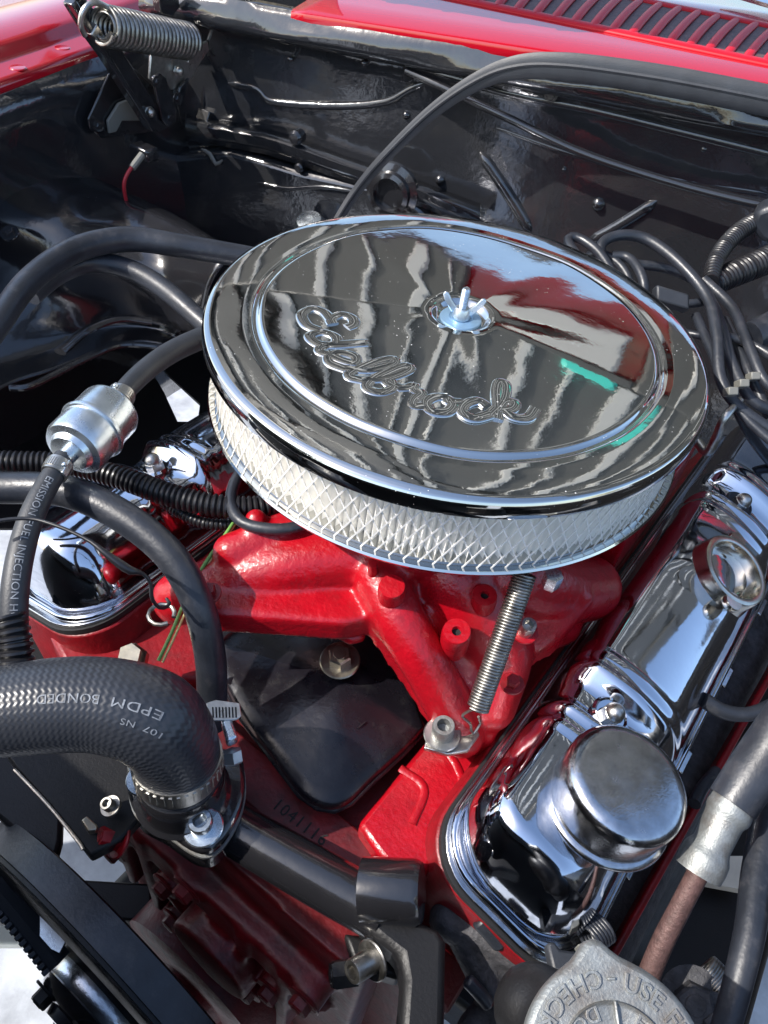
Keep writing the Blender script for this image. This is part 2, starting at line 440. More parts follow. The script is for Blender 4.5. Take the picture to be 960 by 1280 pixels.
sheet.build('panel', 'bodyblack', fire, smooth=60, mods=[solid(0.0015)])
def bead(parent, pts, w, off=0.0, material='bodyblack', name='pressed_rib', flat=None, f=fw, h=0.45, step=0.006):
    P = [f(x, y, off) for x, y in pts]; r = w / 2 * mpp(P[0]); p = Path(P, step=step, up=FN)
    n = len(p.p); e = np.minimum(1, np.minimum(np.arange(n), np.arange(n)[::-1]) / 2.0 + 0.25)
    mb = MB(); mb.tube(p, r * e, 12, flat=(h, 1.0)); return mb.build(name, material, parent, smooth=60)
# pressed stiffening ribs and seams
bead(fire, [(600, 190), (622, 222), (645, 258), (664, 290)], 15, h=0.9)
bead(fire, [(822, 250), (795, 268), (765, 286), (735, 302)], 15, h=0.9)
bead(fire, [(545, 92), (640, 118), (740, 138), (850, 165), (975, 196)], 9, 0.004, name='seam_sealer', h=0.5)
bead(fire, [(285, 104), (320, 112), (342, 128), (420, 133), (480, 128), (512, 112), (530, 104)], 8, 0.003, name='seam_sealer', h=0.5)
bead(fire, [(620, 160), (720, 195), (830, 222), (960, 243)], 5, 0.001, name='seam_sealer', h=0.4)
for (x, y, r_) in ((748, 255, 8), (329, 46, 4), (363, 74, 3.5), (455, 79, 4), (508, 144, 5), (550, 225, 6), (546, 240, 4), (844, 139, 4), (843, 147, 3), (922, 160, 5), (705, 212, 3),
                   (436, 62, 3), (620, 93, 4), (800, 100, 4), (880, 186, 4)):
    p = fw(x, y, 0.001 if y > 100 else 0.012); r = r_ * mpp(p); b = MB(); b.lathe([(0, -0.012), (r, -0.012), (r, r * 0.3), (r * 0.6, r * 0.8), (0, r)], p, FN, 14)
    b.build('plug', 'blackpaint', fire)
# bracket tabs on the firewall
def tab(pts, off, thick, name='bracket_tab', material='blackpaint', parent=fire):
    mb = MB(); mb.prism([fw(x, y, off) for x, y in pts], FN * thick); return mb.build(name, material, parent, bevel=0.001)
tab([(505, 78), (511, 72), (516, 78), (517, 100), (509, 104), (504, 100)], 0.008, 0.004)
tab([(682, 103), (700, 100), (711, 106), (708, 115), (697, 114), (692, 124), (683, 122)], 0.008, 0.010)
bolt(fire, fw(690, 119, 0.016), FN, 0.004, 'blackpaint')
# step shelf and blower-box cover low on the passenger side
shelf = MB()
rows = []
for off, dy in ((0.002, -7), (0.030, 0), (0.036, 5), (0.034, 12), (0.030, 24)):
    rows.append([fw(x, y + dy, off) for x, y in ((232, 150), (275, 158), (330, 168), (375, 182), (430, 202), (520, 232), (600, 262))])
shelf.grid(rows); shelf.build('shelf', 'bodyblack', fire, smooth=60, mods=[solid(0.0015)])
box = MB()
outl = [(206, 190), (300, 180), (390, 206), (470, 222), (520, 236), (545, 262), (540, 330), (420, 400), (260, 380), (200, 300)]
pts = [fw(x, y, 0.004) for x, y in outl]; box.prism(pts, FN * 0.026)
box.build('heater_box_cover', 'bodyblack', fire, bevel=0.008)
bead(fire, [(320, 228), (360, 236), (400, 234), (445, 240)], 5, 0.031, name='weld_bead', h=0.6)
bead(fire, [(252, 186), (262, 192), (270, 205), (278, 200)], 6, 0.033, name='weld_bead', material='clip', h=0.6)
for (x, y, r_) in ((370, 172, 9), (470, 240, 6), (374, 210, 6), (500, 255, 10)):
    p = fw(x, y, 0.033); r = r_ * mpp(p); b = MB(); b.lathe([(0, -0.01), (r, -0.01), (r, r * 0.3), (r * 0.7, r * 0.7), (0, r * 0.75)], p, FN, 16); b.build('grommet', 'blackpaint', fire)
# round outlet on the heater box
b = MB(); pc = fw(492, 238, 0.03); b.lathe([(0, 0), (0.034, 0), (0.034, 0.006), (0.026, 0.009), (0.0255, 0.016), (0.020, 0.018), (0.019, 0.010), (0, 0.010)], pc, FN, 32)
b.build('heater_outlet', 'blackpaint', fire)
b = MB(); p_ = fw(387, 279, 0.06); b.lathe([(0, -0.05), (0.020, -0.05), (0.021, -0.004), (0.016, 0.006), (0, 0.008)], p_, nrm((0, -0.4, 1)), 24)
tag(b.build('vacuum_canister', 'zinc'), 'small domed grey canister peeking out behind the air cleaner rim', 'canister')

# long thin tube across the firewall
p = Path([fw(508, 88, 0.02), fw(560, 112, 0.026), fw(640, 150, 0.03), fw(730, 192, 0.03), (fw(850, 231, 0.028)), fw(975, 262, 0.028)])
mb = MB(); mb.tube(p, 0.0045, 12); tag(mb.build('vacuum_line', 'blackpaint'), 'long thin glossy black tube running diagonally across the firewall', 'tube')

# ---------------------------------------------------------------- red cowl with louvres
CA = fw(480, 32, 0.03); CB = fw(960, 107, 0.03); CU = nrm(CB - CA)
CBK = nrm(-FN * 1.0 + np.array([0, 0, 0.10])); CN = nrm(np.cross(CU, CBK))
if CN[2] < 0: CN = -CN
def cw(x, y, off=0.0): return upl(x, y, CA + CN * off, CN)
cowl = thing('cowl_panel', 'glossy red cowl panel with a row of vent louvres', 'cowl', CA + CU * 0.3)
G = []
for u in np.linspace(-0.115, 1.0, 60):
    back = 0.0 if u > 0 else u * 0.25
    G.append([CA + CU * u + CBK * (b_ - back * 0) + CN * c for b_, c in ((0.004, -0.030), (0.0005, -0.012), (0.0, -0.006), (0.0015, -0.0015), (0.006, 0.0), (0.05, 0.0), (0.2, 0.0), (0.34, 0.0))])
mb = MB(); mb.grid(G); mb.build('panel', 'bodyred', cowl, smooth=50, mods=[solid(0.0015)])
# dark plenum strip below the bars and the red bars between the slots
s0, s1 = np.array([540., -22.]), np.array([1010., 62.])
mb = MB(); mb.prism([cw(*q, 0.0012) for q in ((400, -41), (1000, 84), (1030, 50), (440, -75))], CN * 0.0008); mb.build('plenum_screen', 'rust', cowl)
for k in range(-8, 16):
    x = 755 + 24 * k - 12; y = 33 + 24 * k * 0.205 - 2.4
    P = [cw(x - 2, y + 3, 0.0015), cw(x + 4, y - 5, 0.0030), cw(x + 14, y - 17, 0.0036), cw(x + 25, y - 28, 0.003), cw(x + 34, y - 35, 0.0015)]
    p = Path(P, step=0.004, up=CN); mb = MB(); mb.tube(p, 6.2 * mpp(P[0]), 10, flat=(0.55, 1.0)); mb.build('louvre_bar', 'cowlred', cowl, smooth=60)
for a, b_ in (((380, -41), (1000, 88)), ((420, -77), (1030, 48))):
    p = Path([cw(*a, 0.001), cw((a[0] + b_[0]) / 2, (a[1] + b_[1]) / 2, 0.001), cw(*b_, 0.001)], up=CN); mb = MB(); mb.tube(p, 0.008, 10, flat=(0.42, 1.0)); mb.build('louvre_rim', 'cowlred', cowl, smooth=60)
# windscreen foot strip beyond the louvres
mb = MB(); mb.prism([cw(*q, 0.006) for q in ((905, -6), (1000, 22), (1000, 6), (930, -12))], CN * 0.004)
tag(mb.build('windscreen_trim', 'chrome'), 'bright windscreen trim strip above the louvred red cowl', 'trim')

# ---------------------------------------------------------------- passenger fender and inner fender
fen = thing('fender', 'glossy red fender top edge beside the hood hinge', 'fender', uz(30, 80, -0.05))
def ff(x, y, z=0.0): return uz(x, y, z)
e0 = [(-60, 122), (0, 100), (60, 79), (105, 62), (150, 46), (215, 22), (290, -8)]
E3 = [ff(x, y) for x, y in e0]; xl = np.mean([q[0] for q in E3])
G = []
for q in np.linspace(-0.15, 0.62, 40):
    base = np.array([np.interp(q, [e[1] for e in E3], [e[0] for e in E3]), q, 0.0])
    G.append([base + np.array(d) for d in ((0.004, 0, -0.035), (0.002, 0, -0.008), (0.0, 0, -0.002), (-0.004, 0, 0.0), (-0.03, 0, 0.001), (-0.036, 0, 0.004), (-0.040, 0, 0.012), (-0.046, 0, 0.016), (-0.09, 0, 0.018), (-0.30, 0, 0.0))])
mb = MB(); mb.grid(G); mb.build('panel', 'bodyred', fen, smooth=50, mods=[solid(0.0015)])
for (x, y) in ((78, 60), (22, 85), (140, 36)):
    p = uz(x, y, 0.001); b = MB(); b.lathe([(0, 0), (0.009, 0), (0.008, 0.001), (0, 0.0015)], p, (0, 0, 1), 20); b.build('plug', 'bodyred', fen)

XI = -0.60
inn = thing('inner_fender', 'black inner fender wall and wheel house beside the engine', 'inner fender', (XI, 0.2, -0.5))
G = []
for q in np.linspace(-0.25, 0.62, 40):
    bx = np.interp(q, [e[1] for e in E3], [e[0] for e in E3]) + 0.004
    row = []
    for t in np.linspace(0, 1, 14):
        z = -0.010 - t * 0.5; wob = 0.002 * math.sin(q * 30 + t * 9)
        row.append((bx * (1 - min(1, t * 3)) + XI * min(1, t * 3) + wob + 0.006 * math.exp(-((t - 0.06) / 0.03) ** 2), q, z))
    G.append(row)
mb = MB(); mb.grid(G); mb.build('wall', 'bodyblack', inn, smooth=60, mods=[solid(0.0015)])
# wheel house: lofted from the far crest to its lower lip
rowsz = [([(-60, 170), (0, 186), (60, 197), (130, 228), (220, 270), (300, 318)], -0.128),
         ([(-60, 190), (0, 200), (60, 212), (130, 240), (215, 278), (290, 322)], -0.122),
         ([(-60, 225), (0, 235), (70, 245), (140, 262), (205, 292), (275, 335)], -0.126),
         ([(-60, 270), (0, 275), (80, 283), (145, 298), (205, 325), (262, 360)], -0.140),
         ([(-60, 320), (0, 322), (80, 325), (145, 335), (205, 356), (255, 392)], -0.170),
         ([(-60, 400), (0, 392), (80, 380), (145, 376), (200, 390), (245, 418)], -0.215),
         ([(-60, 470), (0, 452), (70, 430), (135, 408), (190, 408), (225, 420)], -0.250),
         ([(-60, 520), (10, 482), (70, 462), (130, 436), (175, 428), (205, 432)], -0.252)]
G = []
for pts_, z in rowsz:
    p = Path([uz(x, y, z + 0.012 * math.sin(x * 0.02 + z * 40) * (z > -0.2)) for x, y in pts_], n=40); G.append(p.p)
G = np.array(G); H = []
for j in range(40): H.append(Path(G[:, j], n=40).p)
mb = MB(); mb.grid(H); mb.build('wheel_house', 'blackpaint', inn, smooth=70, mods=[solid(0.002)])
p = ppath([(12, 485, -0.25), (40, 482, -0.25), (100, 452, -0.25), (150, 432, -0.25), (205, 434, -0.25)]); mb = MB(); mb.tube(p, 0.004, 10); mb.build('wheel_house_lip', 'blackpaint', inn)
bolt(inn, uz(12, 292, -0.130), (0.2, -0.4, 0.9), 0.006, 'blackpaint')
p = ppath([(75, 440, -0.20), (110, 412, -0.205), (150, 398, -0.205), (190, 402, -0.21)]); mb = MB(); mb.tube(p, 0.007, 10, flat=(0.5, 1)); mb.build('wheel_house_rib', 'blackpaint', inn)

# frame rail and pale sunlit bits low down beyond the engine
for pl in ([(-90, 470), (150, 424), (166, 430), (188, 462), (205, 490), (222, 527), (222, 660), (-90, 660)], [(175, 428), (300, 410), (340, 660), (222, 660), (222, 527), (247, 527), (250, 505), (212, 470), (182, 434)]):
    mb = MB(); mb.prism([uz(*q, -0.44) for q in pl], (0, 0, -0.004)); mb.build('splash_apron', 'satin', inn)
mb = MB(); mb.box((-0.36, 0.05, -0.52), np.eye(3), (0.09, 1.3, 0.10)); tag(mb.build('frame_rail', 'satin', bevel=0.008), 'dark frame rail low beneath the wheel house', 'frame rail')
mb = MB(); mb.box((0.62, 0.05, -0.25), np.eye(3), (0.02, 1.1, 0.46)); tag(mb.build('fender_apron', 'bodyblack', bevel=0.004), 'black apron panel on the driver side of the engine bay', 'apron')
mb = MB(); mb.box((0.40, 0.05, -0.50), np.eye(3), (0.09, 1.3, 0.10)); tag(mb.build('frame_rail', 'satin', bevel=0.008), 'dark frame rail below the exhaust side hoses', 'frame rail')
mb = MB(); mb.box((0.0, -0.10, -0.66), np.eye(3), (0.7, 0.16, 0.08)); tag(mb.build('cross_member', 'satin', bevel=0.008), 'dark cross member under the engine', 'cross member')

# ---------------------------------------------------------------- open hood, seen only in the chrome
HB = CA + CU * 0.25 + CBK * 0.03 + np.array([0, 0, 0.06]); ha = R(77)
HX = nrm(np.array([CU[0], CU[1], 0])); HF0 = nrm(np.array([FN[0], FN[1], 0])); HD = HF0 * math.cos(ha) + np.array([0, 0, math.sin(ha)]); HN = np.cross(HX, HD)
if HN @ FN < 0: HN = -HN
hood = thing('hood', 'open red hood with black underside bracing above the engine', 'hood', HB)
def hp(x, d, o=0.0): return HB + HX * x + HD * d + HN * o
mb = MB(); mb.prism([hp(-0.72, 0, -0.03), hp(0.72, 0, -0.03), hp(0.66, 1.02, -0.03), hp(-0.66, 1.02, -0.03)], -HN * 0.004); mb.build('skin', 'bodyred', hood)
def hbar(a, b_, w, t=0.025, material='hood', o=-0.027):
    A = np.array(hp(*a, o)); B = np.array(hp(*b_, o)); d = nrm(B - A); s_ = np.cross(HN, d) * w / 2
    q = MB(); q.prism([A - s_, A + s_, B + s_, B - s_], HN * t); return q.build('brace', material, hood, bevel=0.006)
mb = MB(); mb.prism([hp(-0.69, 0.15, -0.027), hp(0.69, 0.15, -0.027), hp(0.64, 1.00, -0.027), hp(-0.64, 1.00, -0.027)], HN * 0.006); mb.build('liner', 'hood', hood)
hbar((-0.70, 0.07), (-0.10, 0.07), 0.15, 0.022, o=-0.020); hbar((0.17, 0.07), (0.70, 0.07), 0.15, 0.022, o=-0.020); hbar((-0.10, 0.125), (0.17, 0.125), 0.05, 0.022, o=-0.020); hbar((-0.07, 0.055), (0.14, 0.075), 0.045, 0.02, 'hoodgrey', o=-0.020); hbar((-0.66, 0.96), (0.66, 0.96), 0.09, 0.022, o=-0.020)
hbar((-0.66, 0.12), (-0.61, 0.92), 0.09, 0.022, o=-0.020); hbar((0.66, 0.12), (0.61, 0.92), 0.09, 0.022, o=-0.020)
hbar((-0.56, 0.16), (0.05, 0.92), 0.10, 0.020, o=-0.020); hbar((0.56, 0.16), (-0.05, 0.92), 0.10, 0.018, o=-0.020)
for x, w_ in ((-0.58, 0.02), (-0.50, 0.012), (-0.42, 0.03), (-0.35, 0.010), (-0.28, 0.022), (-0.20, 0.010), (-0.13, 0.028), (-0.06, 0.012), (0.02, 0.020), (0.09, 0.010), (0.17, 0.030), (0.25, 0.012), (0.32, 0.020), (0.40, 0.010), (0.48, 0.026), (0.56, 0.014)): hbar((x, 0.16), (x * 0.85, 0.53), w_, 0.009, 'hoodgrey', o=-0.020)
for x in (-0.5, -0.4, -0.28, -0.16, -0.05, 0.06, 0.17, 0.3, 0.42, 0.52): hbar((x, 0.60), (x * 0.9, 0.92), 0.025, 0.010, 'hoodgrey', o=-0.020)
for x, w_ in ((-0.66, 0.016), (-0.58, 0.010), (-0.49, 0.024), (-0.42, 0.010), (-0.34, 0.018), (-0.27, 0.010), (-0.19, 0.022), (-0.13, 0.008), (0.24, 0.016), (0.33, 0.01), (0.42, 0.02), (0.52, 0.012)): hbar((x, 0.005), (x, 0.14), w_, 0.007, 'hoodgrey', o=0.001)
hbar((-0.60, 0.56), (0.60, 0.56), 0.06, 0.014, o=-0.020)
hbar((0.07, 0.17), (0.15, 0.17), 0.06, 0.012, 'teal_reflection', o=-0.020)  # made-up patch, no real brace, added for a teal reflection in the lid

# ---------------------------------------------------------------- hood hinge
XH = -0.575
def hx(x, y, o=0.0): return ux(x, y, XH + o)
hin = thing('hood_spring_mechanism', 'black hood hinge with heavy coil spring on the inner fender', 'hinge', hx(190, 160))
def plate(pts, o, t, name, material='blackpaint', bev=0.0012):
    q = MB(); q.prism([hx(x, y, o) for x, y in pts], (t, 0, 0)); return q.build(name, material, hin, bevel=bev)
plate([(134, 92), (160, 80), (192, 108), (200, 140), (190, 165), (160, 168), (125, 172), (110, 160), (108, 148)], -0.020, 0.003, 'base_plate')
plate([(146, 128), (166, 120), (176, 150), (150, 150), (143, 164), (134, 166), (132, 150)], -0.016, 0.004, 'gusset', 'clip')
plate([(186, 64), (238, 60), (250, 74), (236, 98), (221, 112), (205, 112), (184, 98)], -0.004, 0.004, 'spring_plate', 'steel')
plate([(236, 60), (257, 50), (259, 62), (246, 80), (232, 78)], 0.000, 0.004, 'spring_anchor', 'steel')
plate([(78, 4), (96, -14), (128, 28), (150, 62), (198, 140), (208, 158), (196, 164), (182, 152), (104, 46)], 0.006, 0.004, 'lift_arm')
plate([(78, 2), (84, -4), (130, 70), (186, 158), (180, 160)], 0.006, 0.014, 'lift_arm_flange')
plate([(188, 96), (197, 90), (205, 96), (217, 135), (218, 150), (208, 158), (200, 150)], 0.011, 0.004, 'link_arm')
plate([(222, 108), (234, 96), (228, 125), (218, 130)], 0.002, 0.004, 'link_arm')
plate([(188, -20), (212, -20), (216, 6), (206, 18), (192, 14)], -0.010, 0.012, 'strut')
plate([(262, 52), (276, 48), (281, 62), (286, 130), (292, 142), (290, 152), (256, 146), (250, 130), (252, 80)], -0.012, 0.006, 'hinge_bracket')
plate([(248, 134), (292, 150), (288, 160), (244, 148)], -0.012, 0.02, 'hinge_bracket_foot')
for (x, y, r_, o) in ((222, 88, 8, 0.002), (196, 102, 5, 0.015), (186, 140, 8, 0.011), (212, 147, 4.5, 0.015), (222, 123, 5, 0.006), (268, 121, 5, -0.006), (123, 157, 5, -0.017), (149, 158, 3, -0.016)):
    pp_ = hx(x, y, o); bolt(hin, pp_, (1, -0.15, 0.1), r_ * mpp(pp_) * 0.85, 'blackpaint' if r_ < 8 else 'steel', washer=r_ == 5, kind='hex' if r_ in (5, 4.5) else 'dome', h=r_ * mpp(pp_) * 0.5)
c0 = hx(128, 32, 0.028); c1 = hx(236, 52, 0.020)
hs = helix(c0, c1, 21 * mpp(c0), 0.0029, 21, 8, 24); hs.build('spring', 'spring', hin, smooth=60)
hs = helix(c0, c1, 15 * mpp(c0), 0.0026, 20, 6, 20); hs.build('damper_spring', 'spring', hin, smooth=60)
pk = Path([hx(140, 12, 0.03), hx(118, 3, 0.03), hx(104, 14, 0.028), hx(101, 32, 0.024), hx(106, 44, 0.02)]); mb = MB(); mb.tube(pk, 0.0030, 10); mb.build('spring_hook', 'steel', hin)
plate([(104, 40), (112, 26), (121, 40), (112, 46)], 0.010, 0.012, 'spring_seat', 'steel')

# red wire and its terminal by the hinge
pw = Path([ux(172, 200, -0.53), ux(160, 216, -0.53), ux(155, 232, -0.53), ux(159, 255, -0.53), ux(166, 270, -0.53)])
wr = thing('ground_wire', 'short red wire with white terminal hanging below the hood hinge', 'wire', pw.p[-1])
mb = MB(); mb.tube(pw, 0.0022, 8); mb.build('wire', 'redwire', wr)
mb = MB(); mb.tube([ux(178, 193, -0.53), ux(172, 201, -0.53), ux(165, 210, -0.53)], 0.0042, 10); mb.build('terminal', 'clip', wr)
mb = MB(); mb.box(ux(180, 190, -0.545), np.eye(3), (0.03, 0.02, 0.016)); mb.build('terminal_stud', 'blackpaint', wr, bevel=0.003)

# weatherstrip looping over the firewall
Wp = [fw(418, 282, 0.09), fw(445, 240, 0.075), fw(480, 198, 0.07), fw(540, 140, 0.062), fw(600, 100, 0.058), fw(650, 84, 0.056), fw(710, 84, 0.055), fw(800, 96, 0.052), fw(880, 110, 0.05), fw(985, 131, 0.048)]
p = Path(Wp, up=FN); mb = MB(); rr = np.interp(p.par, range(10), [7, 7.5, 8, 9, 11, 14, 15.5, 16, 16, 16]) * mpp(Wp[4]); mb.tube(p, rr, 14, flat=(0.35, 1.0))
ws = mb.build('weatherstrip', 'rubber_dull'); tag(ws, 'loose flat rubber weatherstrip arching across the firewall below the cowl', 'weatherstrip')
p2 = Path([q + FN * 0.004 for q in Wp], up=FN); mb = MB(); G = []
mb.tube(Path([q + FN * 0.003 + np.array([0, 0, 0.002]) for q in Wp], up=FN), 0.0026, 8); mb.build('sealing_lip', 'rubber_dull', ws)

# ================================================================ AIR CLEANER
air = thing('air_cleaner', 'round chrome air cleaner with embossed lid and white mesh filter on the red intake', 'air cleaner', (0, 0, -0.07))
LP = [(0.0, 0.0090), (0.012, 0.0090), (0.0165, 0.0092), (0.0178, 0.0100), (0.0192, 0.0124), (0.0208, 0.0139), (0.0235, 0.0146), (0.040, 0.0138), (0.060, 0.0126), (0.085, 0.0111), (0.105, 0.0099), (0.120, 0.0090), (0.131, 0.0083),
      (0.1388, 0.0078), (0.1405, 0.0062), (0.1420, 0.0052), (0.1434, 0.0054), (0.1446, 0.0064), (0.1460, 0.0069), (0.1485, 0.0070), (0.151, 0.0071), (0.156, 0.0070), (0.162, 0.0067),
      (0.168, 0.0062), (0.1735, 0.0054), (0.1762, 0.0042), (0.1776, 0.0014), (0.1782, -0.0045), (0.1780, -0.0075), (0.1765, -0.0080), (0.1755, -0.0060), (0.174, -0.004), (0.165, 0.002), (0.150, 0.002)]
lp = np.array(LP); seglen = np.r_[0, np.cumsum(np.linalg.norm(np.diff(lp, axis=0), axis=1))]
def lidz(r): return float(np.interp(r, lp[:27, 0], lp[:27, 1]))
# refine the profile and give the sheet slight waves
ext = []
for k in range(len(LP) - 1):
    n = 3 if 0.02 < LP[k][0] < 0.178 and k < 27 else 1
    for t in range(n): ext.append(tuple(lp[k] + (lp[k + 1] - lp[k]) * t / n))
ext.append(LP[-1])
mb = MB(); mb.lathe(ext, (0, 0, 0), (0, 0, 1), 220)
for i, (x, y, z) in enumerate(mb.v):
    r = math.hypot(x, y); h = math.atan2(y, x)
    if 0.024 < r < 0.176: mb.v[i] = (x, y, z + min(r, 0.15) / 0.15 * min(1, max(0, (0.176 - r) / 0.02)) * (0.00055 * math.sin(3 * h + 0.6) + 0.00040 * math.sin(5 * h + 2.1) + 0.00030 * math.sin(9 * h + 1.0) + 0.00016 * math.sin(14 * h + 0.3)))
mb.build('lid', 'lid', air, smooth=50)
# embossed maker's script along the front of the lid
GL = {'E': ([[(1.2, 1.65), (1.0, 2.0), (0.5, 2.0), (0.3, 1.6), (0.6, 1.15), (0.95, 1.15)], [(0.65, 1.15), (0.15, 0.9), (0.02, 0.4), (0.4, 0.0), (0.95, 0.1), (1.25, 0.5)]], 1.3),
      'd': ([[(0.8, 0.85), (0.4, 1.0), (0.06, 0.6), (0.2, 0.05), (0.6, 0.12), (0.8, 0.6), (1.1, 2.05), (0.88, 1.2), (0.78, 0.4), (0.98, 0.02), (1.2, 0.25)]], 1.15),
      'e': ([[(-0.05, 0.25), (0.35, 0.42), (0.72, 0.75), (0.48, 1.0), (0.14, 0.72), (0.1, 0.28), (0.42, 0.0), (0.88, 0.25)]], 0.85),
      'l': ([[(-0.05, 0.25), (0.42, 0.9), (0.7, 1.8), (0.52, 2.05), (0.3, 1.6), (0.2, 0.6), (0.32, 0.03), (0.68, 0.25)]], 0.68),
      'b': ([[(-0.05, 0.25), (0.4, 1.0), (0.66, 1.85), (0.48, 2.05), (0.26, 1.5), (0.14, 0.5), (0.3, 0.0), (0.66, 0.1), (0.78, 0.6), (0.55, 0.88), (0.5, 0.72), (0.98, 0.75)]], 0.95),
      'r': ([[(-0.05, 0.7), (0.2, 0.95), (0.28, 1.2), (0.4, 0.88), (0.68, 0.86), (0.6, 0.4), (0.68, 0.03), (0.92, 0.2)]], 0.88),
      'o': ([[(0.55, 0.97), (0.2, 0.85), (0.04, 0.4), (0.3, 0.0), (0.68, 0.15), (0.78, 0.6), (0.5, 0.97), (0.62, 0.75), (1.0, 0.8)]], 0.98),
      'c': ([[(0.78, 0.75), (0.52, 1.0), (0.15, 0.75), (0.08, 0.3), (0.4, 0.0), (0.92, 0.3)]], 0.88),
      'k': ([[(-0.05, 0.25), (0.42, 1.0), (0.7, 1.85), (0.52, 2.05), (0.3, 1.5), (0.2, 0.4), (0.14, 0.0)], [(0.2, 0.45), (0.5, 0.95), (0.8, 0.85), (0.62, 0.52), (0.3, 0.5)], [(0.38, 0.5), (0.62, 0.1), (1.0, 0.0), (1.35, 0.4)]], 1.2)}
word = 'Edelbrock'; tot = sum(GL[c][1] for c in word); a0, a1 = R(217), R(325); rb = 0.111; uy_ = 0.0165
xx = 0.0
for c in word:
    for st in GL[c][0]:
        P = []
        for (x, y) in st:
            r = rb - y * uy_; h = a0 + (a1 - a0) * ((xx + x + 0.10 * y) / tot); P.append((r * math.cos(h), r * math.sin(h), 0))
        pth = Path(P, step=0.0012); P2 = [(q[0], q[1], lidz(math.hypot(q[0], q[1])) + 0.0001) for q in pth.p]
        pth = Path(P2[::2] + [P2[-1]], step=0.0015, up=(0, 0, 1)); mb = MB()
        mb.tube(pth, 0.0043, 14, flat=(0.22, 1.0)); mb.build('embossed_letter', 'lid', air, smooth=70)
    xx += GL[c][1]
# washer, wing nut and stud
mb = MB(); mb.lathe([(0.004, 0.004), (0.0145, 0.004), (0.0150, 0.0050), (0.0145, 0.0060), (0.0085, 0.0066), (0.0075, 0.0058), (0.004, 0.0058)], (0, 0, 0.005), (0, 0, 1), 40); mb.build('washer', 'wirenut', air)
mb = MB(); mb.lathe([(0.0032, 0.006), (0.0066, 0.006), (0.0064, 0.008), (0.0052, 0.0125), (0.0046, 0.014), (0.0032, 0.014)], (0, 0, 0.005), (0, 0, 1), 24)
wx = nrm((0.78, 0.35, 0)); wy = np.cross((0, 0, 1.0), wx)
for s_ in (-1, 1):
    prof2 = [(0.004, 0.008), (0.0075, 0.0095), (0.0135, 0.0175), (0.0152, 0.0215), (0.0140, 0.0235), (0.0115, 0.0230), (0.0080, 0.0175), (0.0042, 0.0135)]
    mb.prism([wx * s_ * r + np.array([0, 0, z + 0.005]) - wy * 0.0011 for r, z in prof2], wy * 0.0022)
mb.build('wing_nut', 'zinc', air, bevel=0.0006)
mb = MB(); n = 60
mb.lathe([(0, 0.004)] + [(0.0031 if k % 2 else 0.0027, 0.004 + 0.0255 * k / n) for k in range(n)] + [(0.0022, 0.0305), (0, 0.0305)], (0, 0, 0.003), (0, 0, 1), 16); mb.build('stud', 'zinc', air)
# pleated filter paper behind a diamond wire screen
ZT, ZB = -0.003, -0.0580
mb = MB(); npl = 210; V = []; 
ring = []
for k in range(npl * 2):
    h = 2 * PI * k / (npl * 2); r = 0.1662 if k % 2 else 0.1600; ring.append((r * math.cos(h), r * math.sin(h)))
V = [(x, y, ZB) for x, y in ring] + [(x, y, ZT) for x, y in ring]; n = len(ring)
mb.add(V, [(k, (k + 1) % n, n + (k + 1) % n, n + k) for k in range(n)]); mb.build('filter_element', 'paper', air, smooth=0)
mb = MB(); nw = 118; rs = 0.1700; segs = 12; tw = 2 * PI / nw * 3.2
for sgn in (1, -1):
    for k in range(nw):
        h0 = 2 * PI * k / nw; V = []; F = []
        for j in range(segs + 1):
            t = j / segs; h = h0 + sgn * tw * t; z = ZB + (ZT - ZB) * t
            c, s_ = math.cos(h), math.sin(h); w = 0.00055; rr_ = rs + 0.0004 * sgn
            V += [(c * (rr_ + 0.0007) - s_ * w, s_ * (rr_ + 0.0007) + c * w, z), (c * (rr_ + 0.0007) + s_ * w, s_ * (rr_ + 0.0007) - c * w, z), (c * (rr_ - 0.0005), s_ * (rr_ - 0.0005), z)]
            if j: 
                o = 3 * (j - 1); F += [(o, o + 3, o + 4, o + 1), (o + 1, o + 4, o + 5, o + 2), (o + 2, o + 5, o + 3, o)]
        mb.add(V, F)
mb.build('wire_screen', 'wire_screen', air, smooth=0, kind='stuff')
for z, nm in ((ZT - 0.0015, 'filter_seal'), (ZB + 0.0015, 'filter_seal')):
    mb = MB(); mb.lathe([(0.150, -0.0015), (0.1706, -0.0015), (0.1710, 0.0), (0.1706, 0.0015), (0.150, 0.0015)], (0, 0, z), (0, 0, 1), 120); mb.build(nm, 'rubber' if z > -0.02 else 'lid', air)
mb = MB(); mb.lathe([(0.04, -0.085), (0.07, -0.084), (0.10, -0.070), (0.13, -0.062), (0.166, -0.0605), (0.1735, -0.0603), (0.1765, -0.0590), (0.1772, -0.0572), (0.1762, -0.0558), (0.1748, -0.0564), (0.172, -0.0580), (0.10, -0.0580)], (0, 0, 0), (0, 0, 1), 160)
mb.build('base_pan', 'lid', air, smooth=50)
mb = MB(); mb.lathe([(0, -0.13), (0.065, -0.13), (0.066, -0.088), (0.05, -0.08), (0, -0.08)], (0, 0, 0), (0, 0, 1), 48); carb = mb.build('carburettor', 'alu')
tag(carb, 'cast carburettor body hidden beneath the chrome air cleaner', 'carburettor')

